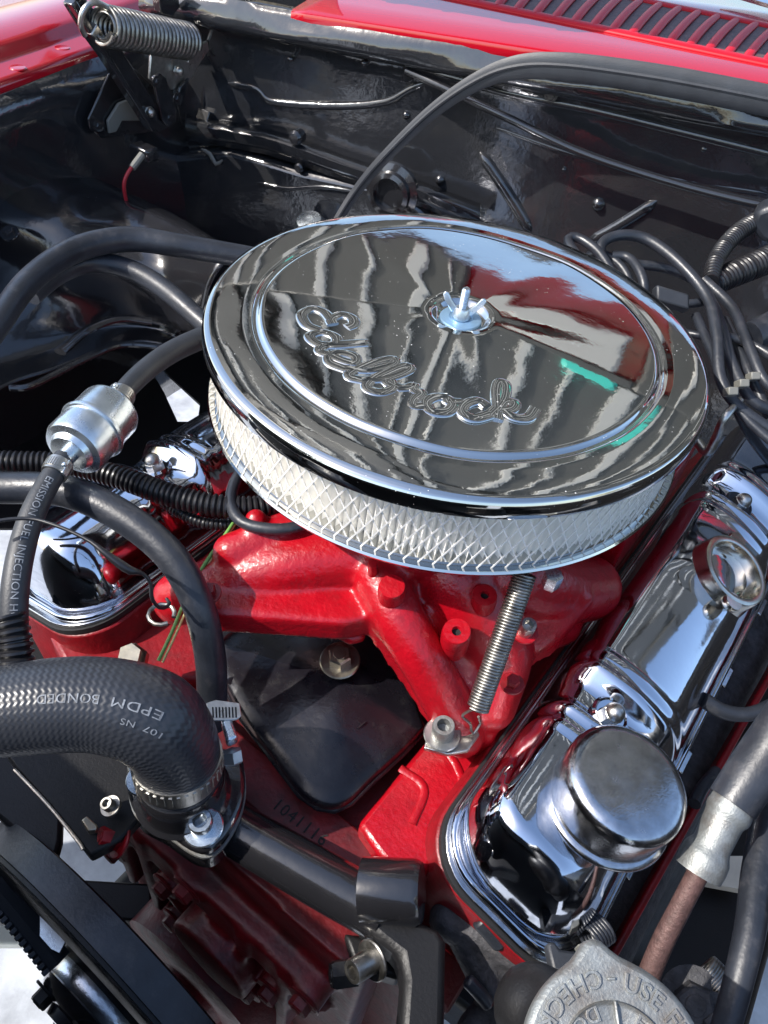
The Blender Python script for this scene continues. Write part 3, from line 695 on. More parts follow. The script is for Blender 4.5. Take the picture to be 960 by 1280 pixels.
# ================================================================ ENGINE
PSI = 0.04; ED = np.array([math.sin(PSI), math.cos(PSI), 0.0]); EX = np.array([math.cos(PSI), -math.sin(PSI), 0.0]); EZ = np.array([0, 0, 1.0])
eng = thing('engine_block', 'red painted engine block with stamped number on its front rail', 'engine block', (0.033, 0.0, -0.62))
EC = np.array([0.033, 0.0, 0.0])
def en(x, y, z): return EC + EX * x + ED * y + EZ * z
mb = MB(); sect = [(-0.115, -0.262), (0.115, -0.262), (0.20, -0.34), (0.15, -0.60), (-0.15, -0.60), (-0.20, -0.34)]
mb.prism([en(x, -0.262, z) for x, z in sect], ED * 0.5); mb.build('block', 'red_shaded_grimy', eng, bevel=0.004)
mb = MB(); mb.prism([en(x, -0.268, z) for x, z in ((-0.12, -0.262), (0.105, -0.262), (0.105, -0.248), (-0.12, -0.248))], ED * 0.036); mb.build('china_wall', 'red_shaded_grimy', eng, bevel=0.002)
V, F = text_mesh('1041116', 0.0125, 0.0004, space=1.15)
pA = uz(343, 1003, -0.2478); pB = uz(407, 1052, -0.2478); tx = nrm(pB - pA); ty = np.cross((0, 0, 1.0), tx); sc_ = np.linalg.norm(pB - pA) / V[:, 0].max()
mb = MB(); mb.add([pA + tx * v[0] * sc_ + ty * (v[1] - 0.004) + EZ * (v[2]) for v in V], F); mb.build('stamped_number', 'dark', eng, smooth=0)

A_T = 0.30
def bank(side, Xc, yf):
    va = (EX * math.cos(A_T) * side) - EZ * math.sin(A_T); na = EX * math.sin(A_T) * side + EZ * math.cos(A_T)
    O = np.array([Xc, 0, -0.226]) + ED * yf
    return O, va, na
def B(bk, s, v, n): return bk[0] + ED * s + bk[1] * v + bk[2] * n
banks = {1: bank(1, 0.2245, -0.2405), -1: bank(-1, -0.180, -0.262)}
names = {1: 'driver side', -1: 'passenger side'}
lab_head = {1: 'red cylinder head under the chrome valve cover with the breather cap', -1: 'red cylinder head under the chrome valve cover beside the fuel hose'}
lab_cov = {1: 'chrome valve cover carrying the round breather cap and open filler neck', -1: 'chrome valve cover behind the black fuel hose and filter'}
CL, HWB, CR = 0.60, 0.0550, 0.040
B1, B2, VB = 0.143, 0.425, -0.022
def cover_h(s, v, side):
    # distance inside the rounded outline
    x = abs(s - CL / 2) - (CL / 2 - 0.0095 - CR); y = abs(v) - (HWB - CR)
    d = CR - (math.hypot(max(x, 0), max(y, 0)) + min(max(x, y), 0))
    if d <= 0: return 0.0
    r = 0.025; e = 1 if d > r else math.sqrt(1 - (1 - d / r) ** 2)
    crown = 1 - 0.22 * (v / HWB) ** 2
    H = 0.061
    for c in (B1, B2):
        q = s - c
        H -= 0.010 * math.exp(-(q / 0.014) ** 4)
        H += 0.0042 * (math.exp(-((q - 0.021) / 0.005) ** 2) + math.exp(-((q + 0.021) / 0.005) ** 2)) + 0.0022 * (math.exp(-((q - 0.036) / 0.004) ** 2) + math.exp(-((q + 0.036) / 0.004) ** 2))
    if side == 1:
        H += 0.004 * math.exp(-(((s - 0.325) / 0.030) ** 4 + ((v - 0.008) / 0.036) ** 4))
    H -= 0.010 / (1 + math.exp((s - 0.150) / 0.008)) * 0.0
    return H * e * crown
for side in (1, -1):
    bk = banks[side]
    hd = thing('cylinder_head', lab_head[side], 'cylinder head', B(bk, 0.24, 0, -0.12))
    sec = [(-0.060, -0.012), (0.060, -0.012), (0.066, -0.05), (0.07, -0.11), (-0.05, -0.11), (-0.058, -0.030)]
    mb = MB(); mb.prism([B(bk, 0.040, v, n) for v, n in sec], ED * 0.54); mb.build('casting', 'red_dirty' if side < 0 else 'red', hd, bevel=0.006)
    cv = thing('valve_cover', lab_cov[side], 'valve cover', B(bk, 0.24, 0, 0), )
    g2 = MB(); sA = [(0.0, 0.061)]
    # gasket and rail plates (rounded rectangle outlines)
    def rr(hw, e, rad, n=8):
        out = []
        for cx, cy, q0 in ((CL - e - rad, hw - rad, 0), (e + rad, hw - rad, 90), (e + rad, -hw + rad, 180), (CL - e - rad, -hw + rad, 270)):
            for k in range(n + 1):
                h = R(q0 + 90 * k / n); out.append((cx + rad * math.cos(h), cy + rad * math.sin(h)))
        return out
    hm = MB(); hm.prism([B(bk, s, v, -0.0045) for s, v in rr(0.0640, -0.002, 0.040)], bk[2] * -0.09); hm.build('deck', 'red_dirty', hd, bevel=0.002)
    g2.prism([B(bk, s, v, -0.0035) for s, v in rr(0.0625, -0.002, 0.040)], bk[2] * 0.004); g2.build('gasket', 'gasket', cv)
    g3 = MB(); g3.prism([B(bk, s, v, 0.0005) for s, v in rr(0.061, 0.0, 0.040)], bk[2] * 0.0028); g3.build('rail', 'chrome_worn', cv, bevel=0.0008)
    ns, nv = 210, 64; G = []
    svals = 0.0095 + (CL - 0.019) * (0.5 - 0.5 * np.cos(np.linspace(0, PI, ns))) * 0.35 + (CL - 0.019) * np.linspace(0, 1, ns) * 0.65
    tv = np.linspace(-1, 1, nv); vvals = HWB * np.sign(tv) * (1 - (1 - np.abs(tv)) ** 1.6)
    for s in svals:
        xq = abs(s - CL / 2) - (CL / 2 - 0.0095 - CR); vm = HWB if xq <= 0 else HWB - CR + math.sqrt(max(CR * CR - xq * xq, 0))
        vv_ = [v * vm / HWB for v in vvals]
        G.append([B(bk, s, v - (0.30 if side == 1 else 0.0) * cover_h(s, v, side), 0.003 + cover_h(s, v, side)) for v in vv_])
    mb = MB(); mb.grid(G)
    mb.build('shell', 'chrome', cv, smooth=70)
    # rolled bead round the foot of the shell
    loop = rr(HWB + 0.002, 0.007, 0.035, 10); loop.append(loop[0]); lp2 = []
    for qa, qb in zip(loop[:-1], loop[1:]):
        nn_ = max(1, int(math.hypot(qb[0] - qa[0], qb[1] - qa[1]) / 0.007))
        lp2 += [(qa[0] + (qb[0] - qa[0]) * k / nn_, qa[1] + (qb[1] - qa[1]) * k / nn_) for k in range(nn_)]
    loop = lp2 + [loop[-1]]; mb = MB(); mb.tube(Path([B(bk, s, v, 0.0045) for s, v in loop], step=0.006), 0.0028, 8); mb.build('rolled_edge', 'chrome', cv, smooth=60)
    for c in (B1, B2):
        vb = VB if side == 1 else 0.0; o = B(bk, c, vb, 0.003 + cover_h(c, vb + (0.016 if side == 1 else 0), side) - 0.0005)
        w = MB(); w.lathe([(0, 0), (0.0135, 0), (0.014, 0.002), (0.0125, 0.004), (0.011, 0.0028), (0, 0.0028)], o, bk[2], 32); w.build('grommet', 'rubber' if c > 0.25 else 'chrome', cv)
        bolt(cv, o + bk[2] * 0.0025, bk[2], 0.0078, 'steel', washer=False, kind='dome', h=0.009)
    for s in (0.03, 0.10, 0.2, 0.3, 0.4):
        w = MB(); w.box(B(bk, s, 0.0585, 0.0035), (ED, bk[1], bk[2]), (0.022, 0.010, 0.003)); w.build('rail_tab', 'chrome_worn', cv, bevel=0.0008)
bk = banks[1]
# open filler neck on the outer shoulder
so, vo = 0.326, -0.004
cvr = [o for o in COL.objects if o.name.startswith('valve_cover') and o['label'] == lab_cov[1]][0]
no = nrm(bk[2] * 0.9 + bk[1] * 0.10); o = B(bk, so, vo, 0.068)
mb = MB(); mb.lathe([(0.036, -0.016), (0.0325, -0.004), (0.0318, 0.006), (0.0310, 0.0085), (0.0285, 0.0092), (0.0255, 0.0085), (0.0245, 0.004), (0.0235, -0.008), (0.010, -0.010), (0.0098, -0.006), (0.0085, -0.0045), (0.0060, -0.0045), (0.0055, -0.006), (0, -0.006)], o, no, 48)
fnk = mb.build('filler_neck', 'neck', cvr, smooth=40)
for h in (0.35, 0.35 + PI):
    q = math.cos(h) * ED + math.sin(h) * np.cross(no, ED); c_ = o + q * 0.0315 + no * 0.0062; mb = MB(); mb.lathe([(0, -0.003), (0.008, -0.003), (0.0085, 0), (0.0075, 0.0022), (0, 0.0022)], c_, no, 20); mb.build('bayonet_lug', 'neck', fnk)
mb = MB(); mb.lathe([(0, -0.0058), (0.0052, -0.0058), (0.0048, -0.0045), (0.0025, -0.0042), (0.002, -0.005), (0, -0.005)], o, no, 20); mb.build('baffle_screw', 'gold_zinc', fnk)
# flat dark pad beside the neck
# ---------------------------------------------------------------- breather cap
oc = uz(752, 1003, -0.100); cap_n = nrm(EZ + EX * 0.10 + ED * 0.06)
oc = B(bk, 0.083, 0.002, 0.061)
mb = MB(); rc = 0.0385
mb.lathe([(0, -0.006), (0.020, -0.006), (0.036, 0.000), (0.0415, 0.001), (0.0425, 0.003), (0.0415, 0.0055), (rc, 0.0065), (rc, 0.030), (rc - 0.0012, 0.0345), (rc - 0.0045, 0.0375), (rc - 0.009, 0.0385), (0.014, 0.0388), (0, 0.0389)], oc, cap_n, 72)
tag(mb.build('oil_breather', 'chrome_worn', smooth=50), 'round chrome push-in breather cap on the front of a valve cover', 'breather cap')

# ---------------------------------------------------------------- intake manifold
def blob(mb, pts, seg=16, ends=True):
    p = ppath(pts, step=0.006); r = np.interp(p.par, np.arange(len(pts)), pradii(pts)); mb.tube(p, r, seg)
    if ends: mb.ball(p.p[0], r[0]); mb.ball(p.p[-1], r[-1])
itk = thing('intake_manifold', 'bright red cast intake manifold below the air cleaner', 'intake manifold', (0.03, -0.02, -0.24))
mb = MB()
fp_ = [(268, 700), (300, 668), (420, 655), (560, 690), (700, 690), (745, 745), (700, 800), (650, 830), (618, 930), (565, 928), (515, 850), (462, 772), (430, 778), (290, 768), (240, 765)]
mb.prism([uz(x, y, -0.128 if y < 800 else -0.158 - (y - 800) * 0.0004) for x, y in fp_], (0, 0, -0.022))
blob(mb, [(500, 690, -0.120, 100), (420, 695, -0.122, 88), (340, 712, -0.130, 78), (275, 730, -0.145, 72), (225, 748, -0.170, 70)])
blob(mb, [(320, 650, -0.100, 30), (318, 690, -0.12, 34)])
blob(mb, [(290, 690, -0.12, 50), (400, 660, -0.11, 60), (520, 690, -0.105, 70), (640, 690, -0.11, 70)])
blob(mb, [(305, 764, -0.155, 24), (370, 766, -0.155, 26), (440, 774, -0.152, 26)])
blob(mb, [(475, 720, -0.118, 70), (500, 775, -0.130, 66), (535, 835, -0.155, 62), (565, 890, -0.188, 62), (578, 920, -0.205, 56)])
blob(mb, [(570, 720, -0.122, 110), (600, 770, -0.145, 100), (622, 815, -0.170, 90), (612, 880, -0.195, 70)])
blob(mb, [(640, 720, -0.120, 100), (690, 735, -0.140, 90), (735, 735, -0.165, 84)])
blob(mb, [(660, 790, -0.170, 60), (700, 780, -0.180, 56)])
mb.box((0.02, 0.02, -0.135), (EX, ED, EZ), (0.16, 0.24, 0.06))
mb.box(en(0.0, 0.12, -0.16), (EX, ED, EZ), (0.26, 0.16, 0.06))
imesh = mb.build('casting', 'red', itk, mods=[remesh(0.0022, 9, 0.5)])
# bosses
for (x, y, z, r_, hole) in ((490, 733, -0.096, 17, False), (606, 744, -0.104, 16, True), (571, 789, -0.117, 18, True), (466, 704, -0.090, 6, False)):
    pp_ = uz(x, y, z); r = r_ * mpp(pp_); b = MB(); ax_ = nrm((0.05, -0.25, 1.0))
    pr_ = [(r * 1.02, -0.03), (r * 1.05, -0.006), (r, -0.001), (r * 0.94, 0.0006)]
    pr_ += [(r * 0.36, 0.0006), (r * 0.32, 0.0), (r * 0.32, -0.012), (0, -0.012)] if hole else [(0, 0.0008)]
    b.lathe(pr_, pp_, ax_, 32); b.build('boss', 'red', itk)
    if hole: b = MB(); b.lathe([(0, -0.003), (r * 0.33, -0.003)], pp_, ax_, 16); b.build('boss_hole', 'dark', itk)
# front flange ears and bolts
def pbolt(parent, x, y, z, r_, ax_, **k):
    pp_ = uz(x, y, z); return bolt(parent, pp_, ax_, r_ * mpp(pp_), **k)
mb = MB(); ear = [(530, 935), (537, 905), (560, 890), (592, 900), (600, 918), (585, 938), (560, 943)]
mb.prism([uz(x, y, -0.188) for x, y in ear], (0, 0, -0.004)); brk = mb.build('spring_bracket', 'steel', bevel=0.0008); tag(brk, 'small steel bracket plate bolted at the foot of the throttle spring', 'bracket')
pbolt(itk, 553, 918, -0.186, 14, nrm((-0.05, -0.1, 1)), kind='socket', material='alu', h=0.013, wmat='steel')
pbolt(itk, 656, 790, -0.135, 10, nrm((0.1, -0.2, 1)), kind='socket', material='steel', h=0.012, wmat='red')

# throttle return spring
spg = thing('throttle_spring', 'long steel return spring stretched from air cleaner base to intake bolt', 'spring', uz(592, 900, -0.175))
t0 = uz(657, 716, -0.072); t1 = uz(597, 886, -0.140)
helix(t0, t1, 13 * mpp(t1), 0.0010, 46, 6, 16).build('coil', 'spring', spg, smooth=60)
p = Path([t1, uz(588, 888, -0.148), uz(578, 895, -0.162), uz(588, 905, -0.176), uz(590, 918, -0.183), uz(600, 905, -0.178), uz(598, 896, -0.17)]); mb = MB(); mb.tube(p, 0.0010, 6); mb.build('hook', 'spring', spg)
mb = MB(); hexhead(mb, uz(693, 718, -0.066), (0, 0, -1), 0.006, 0.012); tag(mb.build('linkage_nut', 'zinc'), 'small zinc nut under the air cleaner base by the spring', 'nut')

# ---------------------------------------------------------------- black valley plate
vly = thing('valley_cover', 'black rounded valley plate between the red intake runners', 'valley cover', uz(400, 900, -0.245))
out2 = [(262, 800), (300, 778), (380, 765), (470, 775), (505, 830), (535, 905), (533, 918), (505, 948), (465, 985), (440, 1010), (418, 1020), (395, 1016), (372, 1000), (338, 955), (300, 905), (270, 850)]
mb = MB(); mb.prism([uz(x, y, -0.236) for x, y in out2], (0, 0, 0.006)); mb.build('flange', 'valley', vly, bevel=0.003)
cx_, cy_ = 400, 893
mb = MB(); rows = []
for k, (t, dz) in enumerate(((0.955, 0.006), (0.93, 0.012), (0.90, 0.0145), (0.80, 0.016), (0.6, 0.020), (0.35, 0.026), (0.12, 0.030), (0.001, 0.031))):
    cxx = cx_ + (425 - cx_) * (1 - t); cyy = cy_ + (850 - cy_) * (1 - t)
    row = [uz(cxx + (x - cx_) * t, cyy + (y - cy_) * t, -0.236 + dz) for x, y in out2]; row.append(row[0]); rows.append(Path(row, n=96).p)
mb.grid(rows); mb.build('dome', 'valley', vly, smooth=50)
ptx = uz(418, 842, -0.208)
pbolt(vly, 425, 826, -0.196, 15, nrm((0.0, -0.15, 1)), kind='hex', material='gold_zinc', wmat='gold_zinc', h=0.010)
mb = MB(); mb.lathe([(0, -0.02), (0.0155, -0.02), (0.0150, -0.006), (0.0130, -0.001), (0, 0)], uz(422, 838, -0.208), (0, 0, 1), 28); mb.build('bolt_boss', 'valley', vly)
V, F = text_mesh('EIEH', 0.011, 0.0005); pA = uz(424, 885, -0.2105); pB = uz(452, 915, -0.2125); tx = nrm(pB - pA); ty = nrm(np.cross((0, 0, 1.0), tx)); mb = MB()
mb.add([pA + tx * v[0] + ty * v[1] + EZ * v[2] for v in V], F); mb.build('cast_lettering', 'valley', vly, smooth=0)

# ---------------------------------------------------------------- thermostat housing and radiator hose
thm = thing('thermostat_housing', 'glossy black thermostat housing under the thick radiator hose', 'thermostat housing', uz(235, 1020, -0.23))
fl = [(157, 952), (160, 992), (172, 1016), (205, 1035), (238, 1058), (262, 1062), (284, 1042), (302, 1005), (306, 968), (296, 940), (250, 930), (190, 930)]
sm = Path([uz(x, y, -0.205) for x, y in fl + [fl[0]]], n=60).p[:-1]
mb = MB(); mb.prism(list(sm), (0, 0, -0.010)); mb.build('flange', 'blackpaint', thm, bevel=0.003)
mb = MB(); cc = sm.mean(0); mb.prism([cc + (q - cc) * 1.012 + np.array([0, 0, -0.011]) for q in sm], (0, 0, -0.0025)); mb.build('gasket', 'alu', thm)
mb = MB(); mb.prism([cc + (q - cc) * 1.0 + np.array([0, 0, -0.0125]) for q in sm], (0, 0, -0.020)); mb.build('pedestal', 'blackpaint', thm, bevel=0.003)
hpts = [(-60, 893, -0.118, 112), (0, 889, -0.115, 112), (60, 882, -0.113, 117), (115, 880, -0.113, 117), (160, 887, -0.116, 120), (192, 900, -0.124, 122), (212, 922, -0.140, 114), (220, 942, -0.157, 108), (223, 958, -0.171, 104), (225, 970, -0.181, 103)]
hmb, hpath = ptube(hpts, 40, 0.003)
hose = thing('radiator_hose', 'thick black knit-textured radiator hose bending into the thermostat housing', 'hose', uz(231, 1005, -0.195))
hmb.build('hose', 'knit', hose, smooth=60, tcattr=True)
hr = lambda d: float(np.interp(np.interp(d, hpath.s, hpath.par), np.arange(len(hpts)), pradii(hpts)))
neck = uz(225, 970, -0.181)
mb = MB(); mb.lathe([(0, -0.024), (0.031, -0.024), (0.0285, -0.021), (0.0275, -0.008), (0.0275, 0.0), (0.026, 0.004), (0, 0.004)], neck, (0, 0, 1), 48); mb.build('neck', 'blackpaint', thm)
for d_ in (hpath.L - 0.015,):
    p, t, a, b_ = hpath.at(d_); r = hr(d_)
    clamp(hpath, d_, r, hose, 0.015)
pbolt(thm, 254, 1034, -0.203, 15, nrm((-0.02, -0.12, 1)), kind='socket', material='zinc', h=0.012, wmat='zinc')
pbolt(thm, 180, 975, -0.203, 13, (0, 0, 1), kind='socket', material='zinc', h=0.010, wmat='zinc')
def angle_facing(path, d, px, py):
    """angle round the hose that faces the camera at this length"""
    p, t, a, b_ = path.at(d); q = CP - p; q = q - t * (q @ t); return math.atan2(q @ b_, q @ a)

# red side rails of the intake, sloping up to the heads
mb = MB(); mb.prism([uz(x, y, -0.232) for x, y in ((447, 1030), (535, 922), (575, 905), (640, 890), (700, 810), (720, 830), (600, 985), (552, 1062), (530, 1095), (487, 1085), (468, 1060))], (0, 0, -0.03)); mb.build('runner_rail', 'red', itk, bevel=0.004)
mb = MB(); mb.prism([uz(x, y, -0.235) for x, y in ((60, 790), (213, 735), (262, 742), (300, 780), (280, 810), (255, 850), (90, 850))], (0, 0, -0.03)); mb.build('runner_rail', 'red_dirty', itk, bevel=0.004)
for pts in ([(560, 940), (572, 960), (575, 985), (540, 1050)], [(500, 960), (530, 985), (515, 1030)], [(600, 950), (580, 985), (550, 1035)]):
    p = ppath([(x, y, -0.2315) for x, y in pts]); mb = MB(); mb.tube(p, 0.003, 10, flat=(0.5, 1)); mb.build('cast_ridge', 'red', itk)

# ================================================================ HOSES, LOOMS AND WIRES
def simple_tube(name, material, label, cat, pts, seg=16, group=None, step=0.004):
    mb, p = ptube(pts, seg, step); o = mb.build(name, material, smooth=60, tcattr=True); tag(o, label, cat, group); return o, p
simple_tube('heater_hose', 'rubber', 'smooth fat black heater hose curving over the passenger valve cover', 'hose',
            [(-60, 612, -0.085, 40), (0, 610, -0.085, 40), (70, 612, -0.080, 41), (125, 630, -0.080, 41), (180, 664, -0.085, 41), (222, 706, -0.095, 41), (249, 760, -0.115, 40), (262, 815, -0.145, 39), (265, 860, -0.175, 38), (264, 905, -0.205, 38)], 24)
simple_tube('vacuum_hose', 'rubber', 'grey-black hose sweeping from the wheel house to behind the air cleaner', 'hose',
            [(-40, 460, -0.06, 30), (-5, 408, -0.06, 31), (38, 350, -0.06, 31), (95, 312, -0.06, 31), (160, 299, -0.062, 31), (230, 308, -0.066, 29), (330, 325, -0.075, 27)], 20)
simple_tube('brake_hose', 'rubber', 'lower black hose arching under the sweeping hose by the wheel house', 'hose',
            [(40, 372, -0.082, 20), (75, 342, -0.080, 24), (115, 328, -0.080, 25), (160, 336, -0.084, 25), (205, 361, -0.09, 25), (262, 410, -0.10, 25)], 20)
simple_tube('breather_hose', 'rubber', 'thin black hose hooking round under the air cleaner rim', 'hose',
            [(312, 575, -0.09, 14), (294, 602, -0.095, 15), (289, 630, -0.098, 15), (302, 652, -0.098, 15), (335, 661, -0.096, 15), (372, 658, -0.094, 14), (410, 640, -0.09, 14)], 14)
# split loom behind the heater hose
mb, _ = loom([(-40, 576, -0.105, 29), (20, 578, -0.105, 29), (90, 581, -0.105, 30), (150, 597, -0.103, 30), (210, 618, -0.102, 31), (265, 631, -0.102, 30), (320, 634, -0.104, 29), (370, 625, -0.107, 28)], 0.0040)
tag(mb.build('split_loom', 'plastic', smooth=40), 'fat corrugated black loom running under the fuel filter', 'loom')
mb, _ = loom([(205, 628, -0.118, 15), (235, 646, -0.118, 15), (262, 655, -0.118, 15), (300, 655, -0.118, 15)], 0.0030)
tag(mb.build('split_loom', 'plastic', smooth=40), 'thin corrugated loom tucked below the fat corrugated loom', 'loom')
# fuel filter with its two hoses
fc0 = uz(76, 578, -0.055); fc1 = uz(151, 500, -0.055); fa = nrm(fc1 - fc0); fl_ = np.linalg.norm(fc1 - fc0)
ff_ = thing('fuel_filter', 'silver can fuel filter clamped between two black fuel hoses', 'fuel filter', fc0)
fr_ = 39 * mpp((fc0 + fc1) / 2)
mb = MB(); L_ = fl_
mb.lathe([(0, 0.04 * L_), (0.006, 0.04 * L_), (0.006, 0.12 * L_), (fr_ * 0.62, 0.12 * L_), (fr_ * 0.72, 0.17 * L_), (fr_ * 0.93, 0.19 * L_), (fr_, 0.23 * L_), (fr_, 0.47 * L_), (fr_ * 1.07, 0.475 * L_), (fr_ * 1.10, 0.50 * L_), (fr_ * 1.07, 0.525 * L_), (fr_, 0.53 * L_), (fr_, 0.80 * L_), (fr_ * 0.95, 0.84 * L_),
          (fr_ * 0.70, 0.86 * L_), (fr_ * 0.62, 0.90 * L_), (0.006, 0.90 * L_), (0.006, 1.0 * L_), (0, 1.0 * L_)], fc0, fa, 48)
mb.build('can', 'zinc', ff_, smooth=40)
up = [(146, 505, -0.055, 25), (160, 484, -0.055, 26), (188, 458, -0.058, 27), (222, 436, -0.065, 27), (270, 415, -0.075, 27)]
mb, fp = ptube(up, 20); fh = thing('fuel_hose', 'short black fuel hose from the filter towards the air cleaner', 'hose', fp.p[-1]); mb.build('hose', 'rubber_dull', fh, smooth=60)
clamp(fp, 0.008, 13.2 * mpp(fp.p[2]), fh, 0.009, screw_dir=np.array([-0.6, 0.3, 0.5]))
lo = [(80, 572, -0.055, 25), (70, 588, -0.056, 27), (54, 615, -0.060, 29), (38, 650, -0.066, 31), (26, 692, -0.075, 33), (19, 735, -0.085, 34), (17, 780, -0.098, 35), (20, 840, -0.118, 36)]
mb, lp_ = ptube(lo, 24); lh = thing('fuel_hose', 'printed black fuel hose dropping from the filter past the valve cover', 'hose', lp_.p[-1]); mb.build('hose', 'rubber_dull', lh, smooth=60)
clamp(lp_, 0.010, 13.6 * mpp(lp_.p[3]), lh, 0.010, screw_dir=np.array([0.3, 0.8, 0.3]))
lr = lambda d: float(np.interp(np.interp(d, lp_.s, lp_.par), np.arange(len(lo)), pradii(lo)))
th_ = angle_facing(lp_, lp_.L * 0.5, 0, 0)
hose_print(lp_, lr, 'EMISSION FUEL INJECTION HOSE', 0.020, 0.0062, th_ + 0.28, lh, updir=-1)
mb, _ = loom([(10, 770, -0.093, 44), (16, 795, -0.100, 45), (20, 835, -0.112, 46), (22, 870, -0.125, 46)], 0.0042)
tag(mb.build('split_loom', 'plastic', smooth=40), 'short corrugated sleeve round the printed fuel hose above the radiator hose', 'loom')
# radiator hose print (upside down to the camera)
s_mid = 0.055
def hp_print(txt, s0, size, dth):
    th = angle_facing(hpath, s0, 0, 0) + dth
    return hose_print(hpath, hr, txt, s0, size, th, hose, updir=PRU, rdir=PRD)
PRU, PRD = 1, -1
hp_print('EPDM  BONDED', float(np.interp(4.7, hpath.par, hpath.s)), 0.0072, -0.20)
hp_print('107  NS', float(np.interp(4.9, hpath.par, hpath.s)), 0.0048, 0.12)
# temperature sender wire
wp = [(-30, 655, -0.050, 5), (30, 648, -0.050, 5), (70, 657, -0.050, 5), (110, 675, -0.052, 5), (130, 690, -0.055, 8), (150, 705, -0.06, 12), (165, 714, -0.064, 11), (177, 716, -0.068, 5), (188, 728, -0.075, 5), (190, 748, -0.085, 5), (200, 760, -0.095, 5), (212, 756, -0.10, 5), (208, 748, -0.10, 4)]
simple_tube('sender_wire', 'plastic', 'thin black wire with taped splice crossing the passenger valve cover', 'wire', wp, 10)
mb = MB(); 
for cc_, rr_ in (((202, 768, -0.11), 0.008),):
    c_ = uz(*cc_); mb.tube([c_ + rr_ * np.array([math.cos(t), math.sin(t), 0]) for t in np.linspace(0.4, 2 * PI - 0.3, 14)], 0.0014, 8)
tag(mb.build('wire_clip', 'spring'), 'bent wire spring clip beside the passenger valve cover rail', 'clip')
simple_tube('sender_wire', 'greenwire', 'green wire running down beside the heater hose', 'wire', [(300, 640, -0.11, 4), (282, 668, -0.115, 5), (258, 702, -0.125, 5), (236, 740, -0.14, 5), (215, 790, -0.155, 5), (198, 826, -0.165, 5)], 8)
simple_tube('sender_wire', 'yellowwire', 'pale yellow wire twisted alongside the green wire', 'wire', [(304, 641, -0.111, 3), (287, 665, -0.116, 3.5), (262, 703, -0.126, 3.5), (243, 740, -0.141, 3.5), (220, 792, -0.156, 3.5), (203, 828, -0.166, 3.5)], 8)
b = MB(); pp_ = uz(165, 822, -0.19); b.lathe([(0, -0.01), (0.011, -0.01), (0.011, 0), (0.009, 0.002), (0.008, 0.010), (0, 0.010)], pp_, (0.2, -0.3, 1), 6); tag(b.build('temperature_sender', 'gold_zinc'), 'brass temperature sender behind the radiator hose', 'sender')

# ---------------------------------------------------------------- driver side rear: spark plug leads, looms
PW = 'spark plug leads behind the air cleaner'
leads = [('spark plug lead dropping to the rear end of the valve cover', [(900, 400, -0.06, 13), (910, 450, -0.07, 13), (918, 500, -0.085, 13), (936, 540, -0.11, 13), (962, 575, -0.15, 13), (1000, 610, -0.19, 13)]),
         ('spark plug lead bowing out furthest towards the firewall', [(880, 350, -0.03, 13), (915, 385, -0.035, 13), (935, 430, -0.04, 13), (955, 475, -0.05, 13), (990, 505, -0.06, 13)]),
         ('spark plug lead lying flat against the clipped bundle', [(870, 395, -0.04, 12), (890, 440, -0.045, 12), (905, 480, -0.05, 12), (930, 520, -0.06, 12), (985, 570, -0.07, 12)]),
         ('spark plug lead doubling back beneath the curled lead', [(735, 320, -0.03, 11), (755, 318, -0.022, 11), (778, 335, -0.025, 11), (790, 362, -0.035, 11), (788, 392, -0.05, 11)]),
         ('dark lead passing behind the connector block to the firewall loom', [(800, 385, -0.05, 10), (840, 380, -0.045, 10), (875, 378, -0.042, 11), (895, 365, -0.04, 11), (905, 345, -0.04, 11)]),
         ('grey-black spark plug lead looping highest over the tangle of leads', [(752, 330, -0.02, 13), (752, 305, -0.01, 13), (775, 294, -0.005, 13), (808, 299, -0.005, 14), (848, 328, -0.01, 14), (884, 372, -0.02, 14), (896, 420, -0.03, 14), (900, 470, -0.045, 14), (920, 505, -0.055, 14), (975, 545, -0.065, 14)]),
         ('spark plug lead crossing beneath the highest looping lead', [(790, 330, -0.03, 12), (830, 335, -0.03, 12), (868, 350, -0.03, 13), (890, 380, -0.035, 14), (905, 420, -0.04, 14), (915, 455, -0.05, 14), (940, 500, -0.06, 14), (985, 520, -0.07, 14)]),
         ('spark plug lead curling at the tip of the tangle behind the air cleaner', [(745, 345, -0.02, 12), (720, 318, -0.015, 12), (710, 300, -0.012, 12), (722, 297, -0.010, 12), (745, 312, -0.012, 12), (762, 335, -0.02, 12), (775, 360, -0.03, 12)]),
         ('spark plug lead dropping steeply beside the connector block', [(765, 320, -0.02, 12), (785, 322, -0.018, 12), (800, 340, -0.02, 12), (806, 365, -0.03, 12), (800, 390, -0.05, 12)]),
         ('spark plug lead hanging lowest in the clipped bundle', [(905, 400, -0.05, 13), (925, 440, -0.055, 13), (938, 470, -0.06, 13), (952, 500, -0.07, 13), (980, 560, -0.08, 13)]),
         ('flat lead running level from the air cleaner to the clipped bundle', [(850, 415, -0.05, 10), (880, 420, -0.045, 10), (915, 422, -0.045, 11), (950, 436, -0.045, 12), (985, 460, -0.045, 13)])]
for lab, pts in leads: simple_tube('spark_plug_lead', 'rubber', lab, 'plug lead', pts, 14, PW)
mb = MB(); c_ = uz(838, 374, -0.03); mb.box(c_, (nrm(CM[0] - 0.3 * CM[1] * -1), nrm(np.cross(CM[2], CM[0])), CM[2]), (0.030, 0.014, 0.014)); tag(mb.build('wire_connector', 'rubber_dull', bevel=0.002), 'rectangular grey connector block among the spark plug leads', 'connector')
